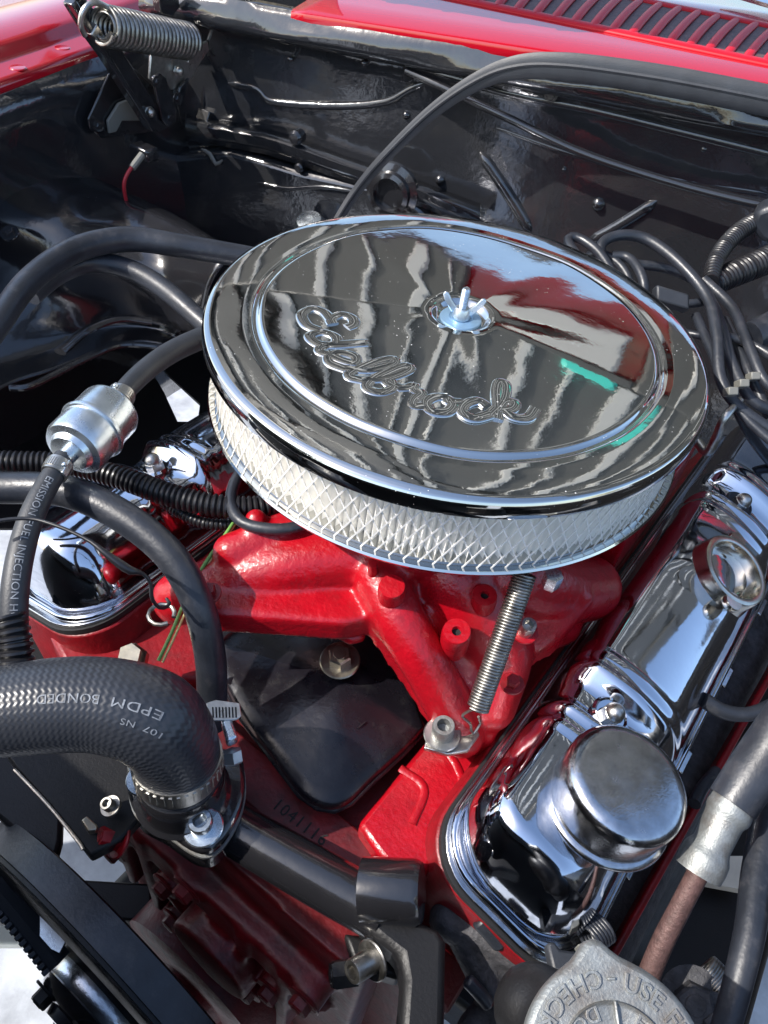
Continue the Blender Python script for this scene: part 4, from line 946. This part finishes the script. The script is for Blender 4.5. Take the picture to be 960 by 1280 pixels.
for k, (x, y, z) in enumerate(((913, 490, -0.045), (927, 480, -0.05), (941, 471, -0.055))):
    mb = MB(); p_ = uz(x, y, z + 0.004); mb.box(p_, (CM[0], CM[1], CM[2]), (0.008, 0.0065, 0.012))
    tag(mb.build('lead_clip', 'clip', bevel=0.001), ['clip gripping the spark plug lead next to the bare metal tube', 'middle clip of three on the spark plug lead bundle', 'clip gripping the lead that hangs lowest in the bundle'][k], 'clip', 'pale clips on the plug leads')
mb, _ = loom([(888, 352, -0.03, 20), (893, 330, -0.025, 21), (908, 305, -0.02, 22), (932, 284, -0.015, 23), (975, 262, -0.01, 24)], 0.0042); tag(mb.build('split_loom', 'plastic', smooth=40), 'thinner corrugated loom rising to the firewall beside the plug leads', 'loom')
mb, _ = loom([(885, 360, -0.04, 30), (905, 348, -0.038, 32), (935, 335, -0.035, 34), (990, 312, -0.03, 36)], 0.0052); tag(mb.build('split_loom', 'plastic', smooth=40), 'thicker corrugated loom below the thin one near the firewall', 'loom')
mb = MB(); mb.prism([fw(x, y, 0.05) for x, y in ((948, 250), (990, 235), (990, 300), (952, 288), (940, 270))], FN * 0.03); tag(mb.build('loom_boot', 'rubber', bevel=0.006), 'black rubber boot where the thin loom meets the firewall', 'boot')
simple_tube('transmission_dipstick', 'steel', 'bent bare metal tube beside the air cleaner rim', 'tube', [(872, 552, -0.10, 13), (884, 565, -0.10, 13), (895, 548, -0.085, 12), (906, 522, -0.06, 11), (925, 500, -0.055, 9)], 12)
b = MB(); b.tube([uz(940, 420, -0.04), uz(960, 410, -0.035), uz(990, 395, -0.03)], 0.013, 14); tag(b.build('coil_boot', 'rubber'), 'black boot at the end of the level lead', 'boot')

# ================================================================ FRONT OF ENGINE
bar = thing('accessory_bracket', 'glossy black tubular bracket crossing the front of the engine', 'bracket', uz(500, 1200, -0.30))
bp = [(262, 1012, -0.236, 62), (300, 1040, -0.236, 64), (400, 1098, -0.236, 68), (480, 1142, -0.236, 70)]
mb, _ = ptube(bp, 32); mb.build('tube', 'blackpaint', bar, smooth=50)
mb = MB(); mb.lathe([(0, -0.024), (0.0195, -0.024), (0.0195, 0.010), (0.0175, 0.014), (0.010, 0.0145), (0, 0.0145)], uz(500, 1114, -0.218), nrm(EX * 0.75 + ED * 0.45 + EZ * 0.25), 40); mb.build('end_boss', 'blackpaint', bar, smooth=40)
mb = MB(); mb.prism([uz(x, y, -0.225) for x, y in ((446, 1150), (478, 1118), (500, 1140), (548, 1160), (558, 1175), (556, 1320), (498, 1320), (505, 1225), (500, 1195), (478, 1178))], (0, 0, -0.03)); mb.build('elbow', 'satin', bar, bevel=0.005)
mb = MB(); mb.prism([uz(x, y, -0.262) for x, y in ((430, 1165), (470, 1175), (505, 1200), (500, 1225), (470, 1215), (440, 1200))], (0, 0, -0.02)); mb.build('lug', 'satin', bar, bevel=0.003)
pp_ = uz(466, 1200, -0.24); bolt(bar, pp_, nrm((-0.3, -0.75, 0.35)), 15 * mpp(pp_), 'spring', kind='socket', h=0.016)
pp_ = uz(445, 1215, -0.25); bolt(bar, pp_, nrm((-0.6, -0.6, 0.1)), 17 * mpp(pp_), 'satin', washer=False, kind='hex', h=0.016)
# timing cover and water pump, red darkened for shade and grime
tim = thing('timing_cover', 'dark red timing cover and water pump below the black bracket', 'timing cover', en(0, -0.30, -0.6))
mb = MB()
mb.box(en(0.01, -0.280, -0.47), (EX, ED, EZ), (0.27, 0.04, 0.40))
mb.box(en(0.01, -0.303, -0.335), (EX, ED, EZ), (0.22, 0.03, 0.045))
for xr in (-0.09, -0.055, 0.055, 0.095): mb.box(en(xr, -0.306, -0.40), (EX, ED, EZ), (0.010, 0.03, 0.16))
mb.tube(Path([en(0.03, -0.28, -0.40), en(0.03, -0.335, -0.40)], n=6), 0.040, 24)
mb.tube(Path([en(-0.10, -0.30, -0.36), en(-0.04, -0.306, -0.42), en(0.02, -0.306, -0.45)], n=12), 0.012, 12)
mb.tube(Path([en(0.12, -0.30, -0.37), en(0.08, -0.306, -0.43), en(0.03, -0.306, -0.47)], n=12), 0.012, 12)
TB = ((-0.085, -0.335), (-0.03, -0.375), (0.085, -0.385), (0.06, -0.45), (-0.03, -0.46), (0.115, -0.325), (-0.10, -0.42), (0.0, -0.325))
for (x, z) in TB: mb.tube(Path([en(x, -0.29, z), en(x, -0.322, z)], n=5), 0.013, 14)
mb.build('casting', 'red_shaded_grimy', tim, mods=[remesh(0.003, 3, 0.5)])
for (x, z) in TB: bolt(tim, en(x, -0.320, z), -ED, 0.008, 'red_shaded_grimy')
# black accessory mount left of the housing with two screws
mt = thing('pump_bracket', 'dark folded bracket plate beneath the radiator hose', 'bracket', uz(90, 1050, -0.28))
mb = MB(); mb.prism([uz(x, y, -0.225) for x, y in ((5, 940), (160, 930), (165, 1000), (178, 1020), (150, 1050), (112, 1070), (98, 1052), (60, 1005), (20, 962))], (0, 0, -0.012)); mb.build('plate', 'satin', mt, bevel=0.002)
p = ppath([(18, 962, -0.224), (60, 1006, -0.224), (98, 1052, -0.224), (104, 1062, -0.224)]); mb = MB(); mb.tube(p, 0.0012, 8); mb.build('plate_edge', 'steel', mt)
pbolt(mt, 139, 1008, -0.216, 8, nrm((-0.2, -0.3, 1)), kind='socket', material='spring', h=0.006)
mb = MB(); mb.prism([uz(x, y, -0.222) for x, y in ((103, 1030), (110, 1024), (124, 1036), (122, 1042), (112, 1044))], (0, 0, 0.006)); mb.build('tab', 'gold_zinc', mt, bevel=0.001)
pbolt(mt, 150, 1050, -0.235, 13, nrm((-0.5, -0.5, 0.6)), kind='hex', material='red_dirty', h=0.014)
# pulley stack
pc_ = np.array([0.0, -0.378, -0.412]); pax = -ED
pul = thing('water_pump_pulley', 'black belt pulley with scuffed hub at the front of the engine', 'pulley', pc_)
mb = MB(); mb.lathe([(0.02, -0.010), (0.146, -0.010), (0.150, -0.008), (0.150, 0.016), (0.146, 0.018), (0.120, 0.020), (0.090, 0.016), (0.050, 0.014), (0.030, 0.014)], pc_, pax, 120); mb.build('sheave', 'satin', pul)
mb = MB(); mb.lathe([(0.151, 0.0165), (0.153, 0.0175), (0.151, 0.0185)], pc_, pax, 120); mb.build('sheave_lip', 'steel', pul)
mb = MB(); mb.lathe([(0.030, 0.010), (0.048, 0.014), (0.050, 0.022), (0.048, 0.034), (0.040, 0.042), (0.026, 0.045), (0.024, 0.052), (0, 0.053)], pc_, pax, 56); hub_ = mb.build('hub', 'blackpaint', pul)
mb = MB(); mb.lathe([(0.0505, 0.020), (0.0508, 0.023), (0.0503, 0.030), (0.0490, 0.033)], pc_, pax, 56); mb.build('worn_band', 'chrome_worn', hub_)
for k in range(4):
    h = PI / 4 + k * PI / 2 + 0.25; q = math.cos(h) * EX + math.sin(h) * EZ; bolt(pul, pc_ + q * 0.033 + pax * 0.043, pax, 0.0075, 'satin', h=0.009)
mb = MB(); mb.prism([uz(x, y, -0.335) for x, y in ((27, 1122), (36, 1116), (52, 1126), (70, 1142), (80, 1160), (81, 1178), (74, 1191), (64, 1186), (48, 1168), (34, 1144))], (0, 0, -0.004)); mb.build('web_plate', 'zinc', pul)
b2 = MB(); b2.lathe([(0.146, -0.009), (0.1535, -0.008), (0.154, 0.003), (0.1535, 0.013), (0.146, 0.014)], pc_, pax, 120); tag(b2.build('drive_belt', 'rubber'), 'wide flat black belt wrapped on the big pulley', 'belt')
cb = thing('drive_belt', 'cogged black belt strand leaving the pulley hub', 'belt', uz(20, 1150, -0.33))
bpth = Path([uz(-70, 1052, -0.315), uz(-5, 1112, -0.325), uz(35, 1158, -0.335), uz(72, 1205, -0.350)]); mb = MB()
mb.tube(bpth, 0.008, 4, flat=(0.7, 1.25)); mb.build('band', 'rubber_dull', cb, smooth=0)
for d_ in np.arange(0.002, bpth.L, 0.0052):
    p, t, a, b_ = bpth.at(d_); sd = b_ if (pr_b := float(b_ @ CM[1])) > 0 else -b_
    c = MB(); c.box(p + sd * 0.0085 + a * 0.002, (t, a, b_), (0.0034, 0.006, 0.005)); c.build('cog', 'rubber_dull', cb, bevel=0.0006)

# ---------------------------------------------------------------- front of driver side head: iron bracket, spring bolt
ib = thing('alternator_bracket', 'rough dark cast iron bracket below the front of the valve cover', 'bracket', uz(620, 1240, -0.32))
mb = MB()
blob(mb, [(560, 1150, -0.262, 50), (600, 1165, -0.262, 56), (660, 1195, -0.262, 50), (700, 1210, -0.262, 40)])
blob(mb, [(585, 1180, -0.268, 44), (610, 1230, -0.28, 44), (640, 1300, -0.30, 46)])
blob(mb, [(660, 1200, -0.268, 44), (640, 1230, -0.285, 40), (590, 1290, -0.30, 44)])
mb.build('casting', 'cast', ib, mods=[remesh(0.0032, 3, 0.5)])
for (x, y, z, w) in ((613, 1163, -0.240, 14), (598, 1240, -0.262, 10)):
    p_ = uz(x, y, z); b = MB(); b.tube(Path([p_ - EX * 0.010 + EZ * 0.004, p_, p_ + EX * 0.010 - EZ * 0.006], n=6), w * mpp(p_) * 0.9, 14); b.build('lug', 'rubber', ib, bevel=0.002)
sb = thing('spring_clip', 'small grey clip and coil at the front corner of the valve cover', 'clip', uz(720, 1190, -0.23))
q0 = uz(735, 1175, -0.225); q1 = uz(755, 1160, -0.225); helix(q0, q1, 0.0085, 0.0016, 6, 6, 16).build('coil', 'rubber', sb, smooth=60)
mb = MB(); mb.prism([uz(x, y, -0.222) for x, y in ((722, 1180), (738, 1176), (750, 1190), (738, 1200))], (0, 0, -0.01)); mb.build('nut', 'clip', sb, bevel=0.001)
mb = MB(); mb.prism([uz(x, y, -0.215) for x, y in ((683, 1178), (694, 1176), (700, 1186), (728, 1190), (748, 1205), (752, 1222), (735, 1215), (692, 1215))], (0, 0, -0.01)); mb.build('flap', 'rubber_dull', sb, bevel=0.002)

# ---------------------------------------------------------------- power steering reservoir and cap
res = thing('steering_reservoir', 'black power steering reservoir under the grey lettered cap', 'reservoir', uz(720, 1300, -0.22))
mb = MB()
oc2 = uz(772, 1334, -0.105); cn2 = nrm((0.02, -0.22, 1.0))
blob(mb, [(670, 1262, -0.17, 110), (700, 1290, -0.17, 150), (770, 1330, -0.18, 180)])
mb.tube(Path([oc2 - cn2 * 0.10, oc2 - cn2 * 0.014], n=6), 0.036, 32)
mb.build('tank', 'satin', res, mods=[remesh(0.004, 4, 0.5)])
cp2 = thing('reservoir_cap', 'grey cast reservoir cap with pointed lug and raised lettering', 'cap', oc2)
cxr = nrm(np.cross(cn2, np.cross(CM[0], cn2))); cyr = np.cross(cn2, cxr)           # picture right / up in the cap plane
if cyr @ -CM[1] < 0: cyr = -cyr
RC = 118 * mpp(oc2)
def cp_(x, y, z=0.0): return oc2 + (cxr * x + cyr * y) * RC + cn2 * z
outl = []
for k in range(72):
    h = 2 * PI * k / 72 + PI / 2 + R(4); r = 1.0
    for lobe in (PI / 2 + R(4), -PI / 2 + R(4)):
        d = abs((h - lobe + PI) % (2 * PI) - PI); r = max(r, 1.0 + 0.17 * math.exp(-(d / 0.16) ** 2) + 0.05 * math.exp(-(d / 0.4) ** 2))
        r = max(r, (1.0 + 0.0) / max(0.5, math.cos(min(d, 0.43))) if d < 0.30 else r) if False else r
    outl.append((r * math.cos(h), r * math.sin(h)))
mb = MB(); mb.prism([cp_(x, y, -0.012) for x, y in outl], cn2 * 0.012); mb.build('cap_body', 'alu', cp2, bevel=0.003)
mb = MB(); mb.lathe([(RC * 0.60, -0.002), (RC * 0.60, 0.0010), (RC * 0.585, 0.0022), (RC * 0.565, 0.0010), (RC * 0.54, 0.0003), (0, 0.0003)], oc2, cn2, 64); mb.build('raised_ring', 'alu', cp2)
mb = MB(); mb.box(cp_(0.06, 0.35, 0.0012), (cxr, cyr, cn2), (RC * 0.04, RC * 0.5, 0.0035)); mb.build('rib', 'alu', cp2, bevel=0.0008)
mb = MB(); mb.box(cp_(0.06, 0.80, 0.0006), (cxr, cyr, cn2), (RC * 0.09, RC * 0.03, 0.002)); mb.build('dash_mark', 'alu', cp2, bevel=0.0004)
def arc_text(txt, rad, h0, size, inward, parent, space=1.1):
    """h0: angle of the first letter; inward: tops towards the centre, running anticlockwise"""
    V, F = text_mesh(txt, size, 0.0006, 0.0002, space); out = []
    for x, y, z in V:
        if inward: h = h0 + x / rad; r = rad - (y - size * 0.35)
        else: h = h0 - x / rad; r = rad + (y - size * 0.35)
        out.append(oc2 + (cxr * math.cos(h) + cyr * math.sin(h)) * r + cn2 * (0.0004 + z))
    mb = MB(); mb.add(out, F); return mb.build('raised_lettering', 'alu', parent, smooth=0)
arc_text('CHECK LEVEL', RC * 0.80, R(93), 0.0105, True, cp2)
arc_text('USE FLUID ONLY', RC * 0.80, R(76), 0.0105, False, cp2)
arc_text('DO NOT OVERFILL', RC * 0.50, R(104), 0.0090, True, cp2)
arc_text('FILL', RC * 0.50, R(58), 0.0090, False, cp2)

# ---------------------------------------------------------------- steering hose with crimped fitting
sh = thing('steering_hose', 'black pressure hose with grey crimped fitting and rusty pipe', 'hose', uz(820, 1200, -0.30))
mb, _ = ptube([(1000, 880, -0.10, 62), (965, 930, -0.12, 62), (935, 975, -0.135, 62), (915, 1005, -0.145, 60)], 24); mb.build('hose', 'rubber', sh, smooth=50)
mb, pth = ptube([(919, 1000, -0.143, 52), (910, 1016, -0.148, 56), (904, 1026, -0.151, 48), (890, 1055, -0.16, 46), (884, 1066, -0.164, 58), (878, 1078, -0.168, 60), (872, 1090, -0.172, 58)], 24, 0.002); mb.build('crimp_fitting', 'alu', sh, smooth=40)
mb, _ = ptube([(876, 1085, -0.17, 26), (850, 1135, -0.19, 26), (825, 1185, -0.21, 27), (795, 1260, -0.24, 28), (770, 1320, -0.26, 28)], 18); mb.build('pipe', 'rust', sh, smooth=50)
simple_tube('steering_return_hose', 'rubber', 'plain black hose dropping beside the crimped pressure hose', 'hose', [(985, 960, -0.17, 36), (962, 1020, -0.17, 38), (947, 1090, -0.175, 38), (938, 1160, -0.18, 37), (922, 1230, -0.19, 35), (900, 1310, -0.21, 34)], 20)
# exhaust side: dark iron manifold, red rail, plug boots
ex = thing('exhaust_manifold', 'dark iron exhaust manifold below the outer valve cover rail', 'exhaust manifold', uz(880, 980, -0.32))
mb = MB()
pts_ = [B(banks[1], s, 0.10, -0.085) for s in (0.02, 0.15, 0.30, 0.45, 0.55)]
mb.tube(Path(pts_), 0.030, 20)
for s in (0.07, 0.19, 0.33, 0.45): mb.tube(Path([B(banks[1], s, 0.055, -0.06), B(banks[1], s, 0.08, -0.065), B(banks[1], s, 0.10, -0.085)], n=10), 0.020, 16)
mb.build('casting', 'cast', ex, mods=[remesh(0.004, 4, 0.5)])
ps_ = [uz(850, 1040, -0.30), uz(900, 950, -0.30), uz(960, 845, -0.30)]
mb = MB(); d_ = nrm(ps_[2] - ps_[0]); mb.box((ps_[0] + ps_[2]) / 2, (d_, nrm(np.cross((0, 0, 1.0), d_)), EZ), (0.6, 0.006, 0.03)); tag(mb.build('red_rail', 'red_dirty', bevel=0.003), 'dark red flange strip showing beside the crimped hose fitting', 'rail')
mb = MB(); mb.prism([uz(x, y, -0.42) for x, y in ((860, 1070), (935, 1070), (945, 1115), (865, 1100))], (0, 0, -0.01)); tag(mb.build('splash_shield', 'pale'), 'pale sunlit shield glimpsed behind the crimped fitting', 'shield')
for i_, (pts, lab) in enumerate((([(880, 875, -0.20, 20), (905, 890, -0.205, 20), (940, 892, -0.205, 18), (980, 875, -0.20, 18)], 'spark plug boot and lead bending out from under the valve cover rail'), ([(868, 1005, -0.24, 16), (878, 985, -0.245, 16), (895, 965, -0.255, 16)], 'dark plug boot low beside the breather cap'))):
    simple_tube('plug_boot', 'rubber', lab, 'plug boot', pts, 14)
helix(uz(878, 1215, -0.25), uz(905, 1245, -0.25), 0.010, 0.0016, 9, 6, 16)
vsp = helix(uz(878, 1212, -0.25), uz(903, 1238, -0.25), 0.011, 0.0014, 9, 6, 16).build('belt_tension_spring', 'spring', smooth=60); tag(vsp, 'small dark coil spring low beside the reservoir cap', 'spring')
nb = thing('pump_fitting', 'dark hex fitting low between the reservoir cap and return hose', 'fitting', uz(865, 1255, -0.26)); bolt(nb, uz(866, 1250, -0.25), nrm((0, -0.5, 0.8)), 0.012, 'cast'); bolt(nb, uz(890, 1275, -0.25), nrm((0.3, -0.5, 0.8)), 0.010, 'cast')

# radiator, core support and shroud lip, added out of view to shade the engine
rad = thing('radiator', 'unseen black radiator and core support added ahead of the engine for shade', 'radiator', (0, -0.56, -0.6))
mb = MB(); mb.box((0.0, -0.57, -0.28), np.eye(3), (1.16, 0.05, 0.62)); mb.build('core', 'satin', rad, bevel=0.004)
mb = MB(); mb.box((0.0, -0.56, 0.035), np.eye(3), (1.2, 0.07, 0.012)); mb.build('tie_plate', 'blackpaint', rad, bevel=0.004)
mb = MB(); mb.prism([uz(x, y, -0.30) for x, y in ((-120, 900), (40, 930), (78, 1000), (76, 1050), (62, 1098), (20, 1040), (-40, 990), (-120, 960))], (0, 0, -0.012)); tag(mb.build('fan_shroud', 'satin', bevel=0.003), 'dark shroud panel beside the folded bracket below the radiator hose', 'shroud')
mb = MB(); mb.prism([uz(x, y, -0.55) for x, y in ((-120, 1086), (190, 1104), (190, 1152), (-120, 1142))], (0, 0, -0.03)); tag(mb.build('sway_bar', 'satin', bevel=0.003), 'dark flat bar crossing the pale ground behind the pulley', 'bar')
mb = MB(); mb.prism([uz(x, y, -0.70) for x, y in ((-120, 1150), (70, 1150), (62, 1180), (-120, 1180))], (0, 0, -0.02)); tag(mb.build('valance_strip', 'pale', bevel=0.003), 'pale strip lying beyond the pulley under the dark bar', 'strip')

mb = MB(); mb.prism([fw(x, y, -0.03) for x, y in ((225, -60), (420, -60), (420, 24), (300, 30), (240, 40))], -FN * 0.004); mb.build('corner_panel', 'bodyblack', fire)
for pts in ([(285, 855), (318, 822), (350, 796)], [(452, 905), (475, 880), (490, 866)], [(368, 825), (372, 818), (378, 822)], [(360, 905), (392, 950), (405, 975)]):
    p = ppath([(x, y, -0.2225) for x, y in pts]); mb = MB(); mb.tube(p, 0.0035, 8, flat=(0.5, 1)); mb.build('cast_ridge', 'valley', vly)

mb = MB(); mb.box((0.0, -0.515, -0.075), np.eye(3), (0.72, 0.07, 0.006)); mb.build('added_shade_lip', 'satin', rad, bevel=0.002)  # unseen lip added to keep skylight off the timing cover

mb = MB(); mb.prism([uz(x, y, -0.150) for x, y in ((285, 757), (440, 764), (462, 768), (456, 796), (438, 800), (405, 783), (380, 777), (290, 774))], (0, 0, -0.008)); mb.build('casting_lip', 'red', itk, bevel=0.0025)
for (x, y, z) in ((262, 742, -0.118), (640, 855, -0.150)): pbolt(itk, x, y, z, 9, nrm((0, -0.15, 1)), kind='hex', material='red_dirty', h=0.006)
# crank damper and oil pan low at the front
dm = thing('crank_damper', 'dark crankshaft damper low behind the belt pulley', 'damper', en(0, -0.33, -0.66))
mb = MB(); mb.lathe([(0, -0.03), (0.088, -0.03), (0.090, -0.026), (0.090, 0.0), (0.080, 0.003), (0.04, 0.003), (0.035, 0.012), (0, 0.012)], en(0.0, -0.335, -0.57), -ED, 72); mb.build('ring', 'red_shaded_grimy', dm)
bolt(dm, en(0.0, -0.347, -0.57), -ED, 0.014, 'satin')
mb = MB(); mb.box(en(0.0, -0.22, -0.70), (EX, ED, EZ), (0.34, 0.34, 0.10)); tag(mb.build('oil_pan', 'satin', bevel=0.012), 'black oil pan beneath the red engine block', 'oil pan')

# worm-drive tail and housing of the radiator hose clamp
tl = MB(); tl.prism([uz(x, y, -0.150) for x, y in ((258, 880), (270, 876), (300, 880), (302, 896), (296, 901), (262, 903))], (0, 0, 0.0016)); tl.build('clamp_tail', 'steel', hose, bevel=0.0005)
for k in range(8):
    x = 266 + k * 4.1; sl = MB(); sl.prism([uz(x + dx, y, -0.1483) for dx, y in ((-1.0, 884), (1.0, 884.4), (1.6, 897), (-0.4, 897))], (0, 0, 0.0004)); sl.build('clamp_slot', 'dark', hose)
hs_ = MB(); hs_.prism([uz(x, y, -0.158) for x, y in ((276, 906), (290, 904), (298, 930), (284, 936))], (0, 0, 0.009)); hsg = hs_.build('clamp_housing', 'zinc', hose, bevel=0.002)
bolt(hsg, uz(290, 938, -0.155), nrm(uz(292, 952, -0.165) - uz(288, 925, -0.155)), 0.0062, 'zinc', washer=False, h=0.008, name='clamp_screw')
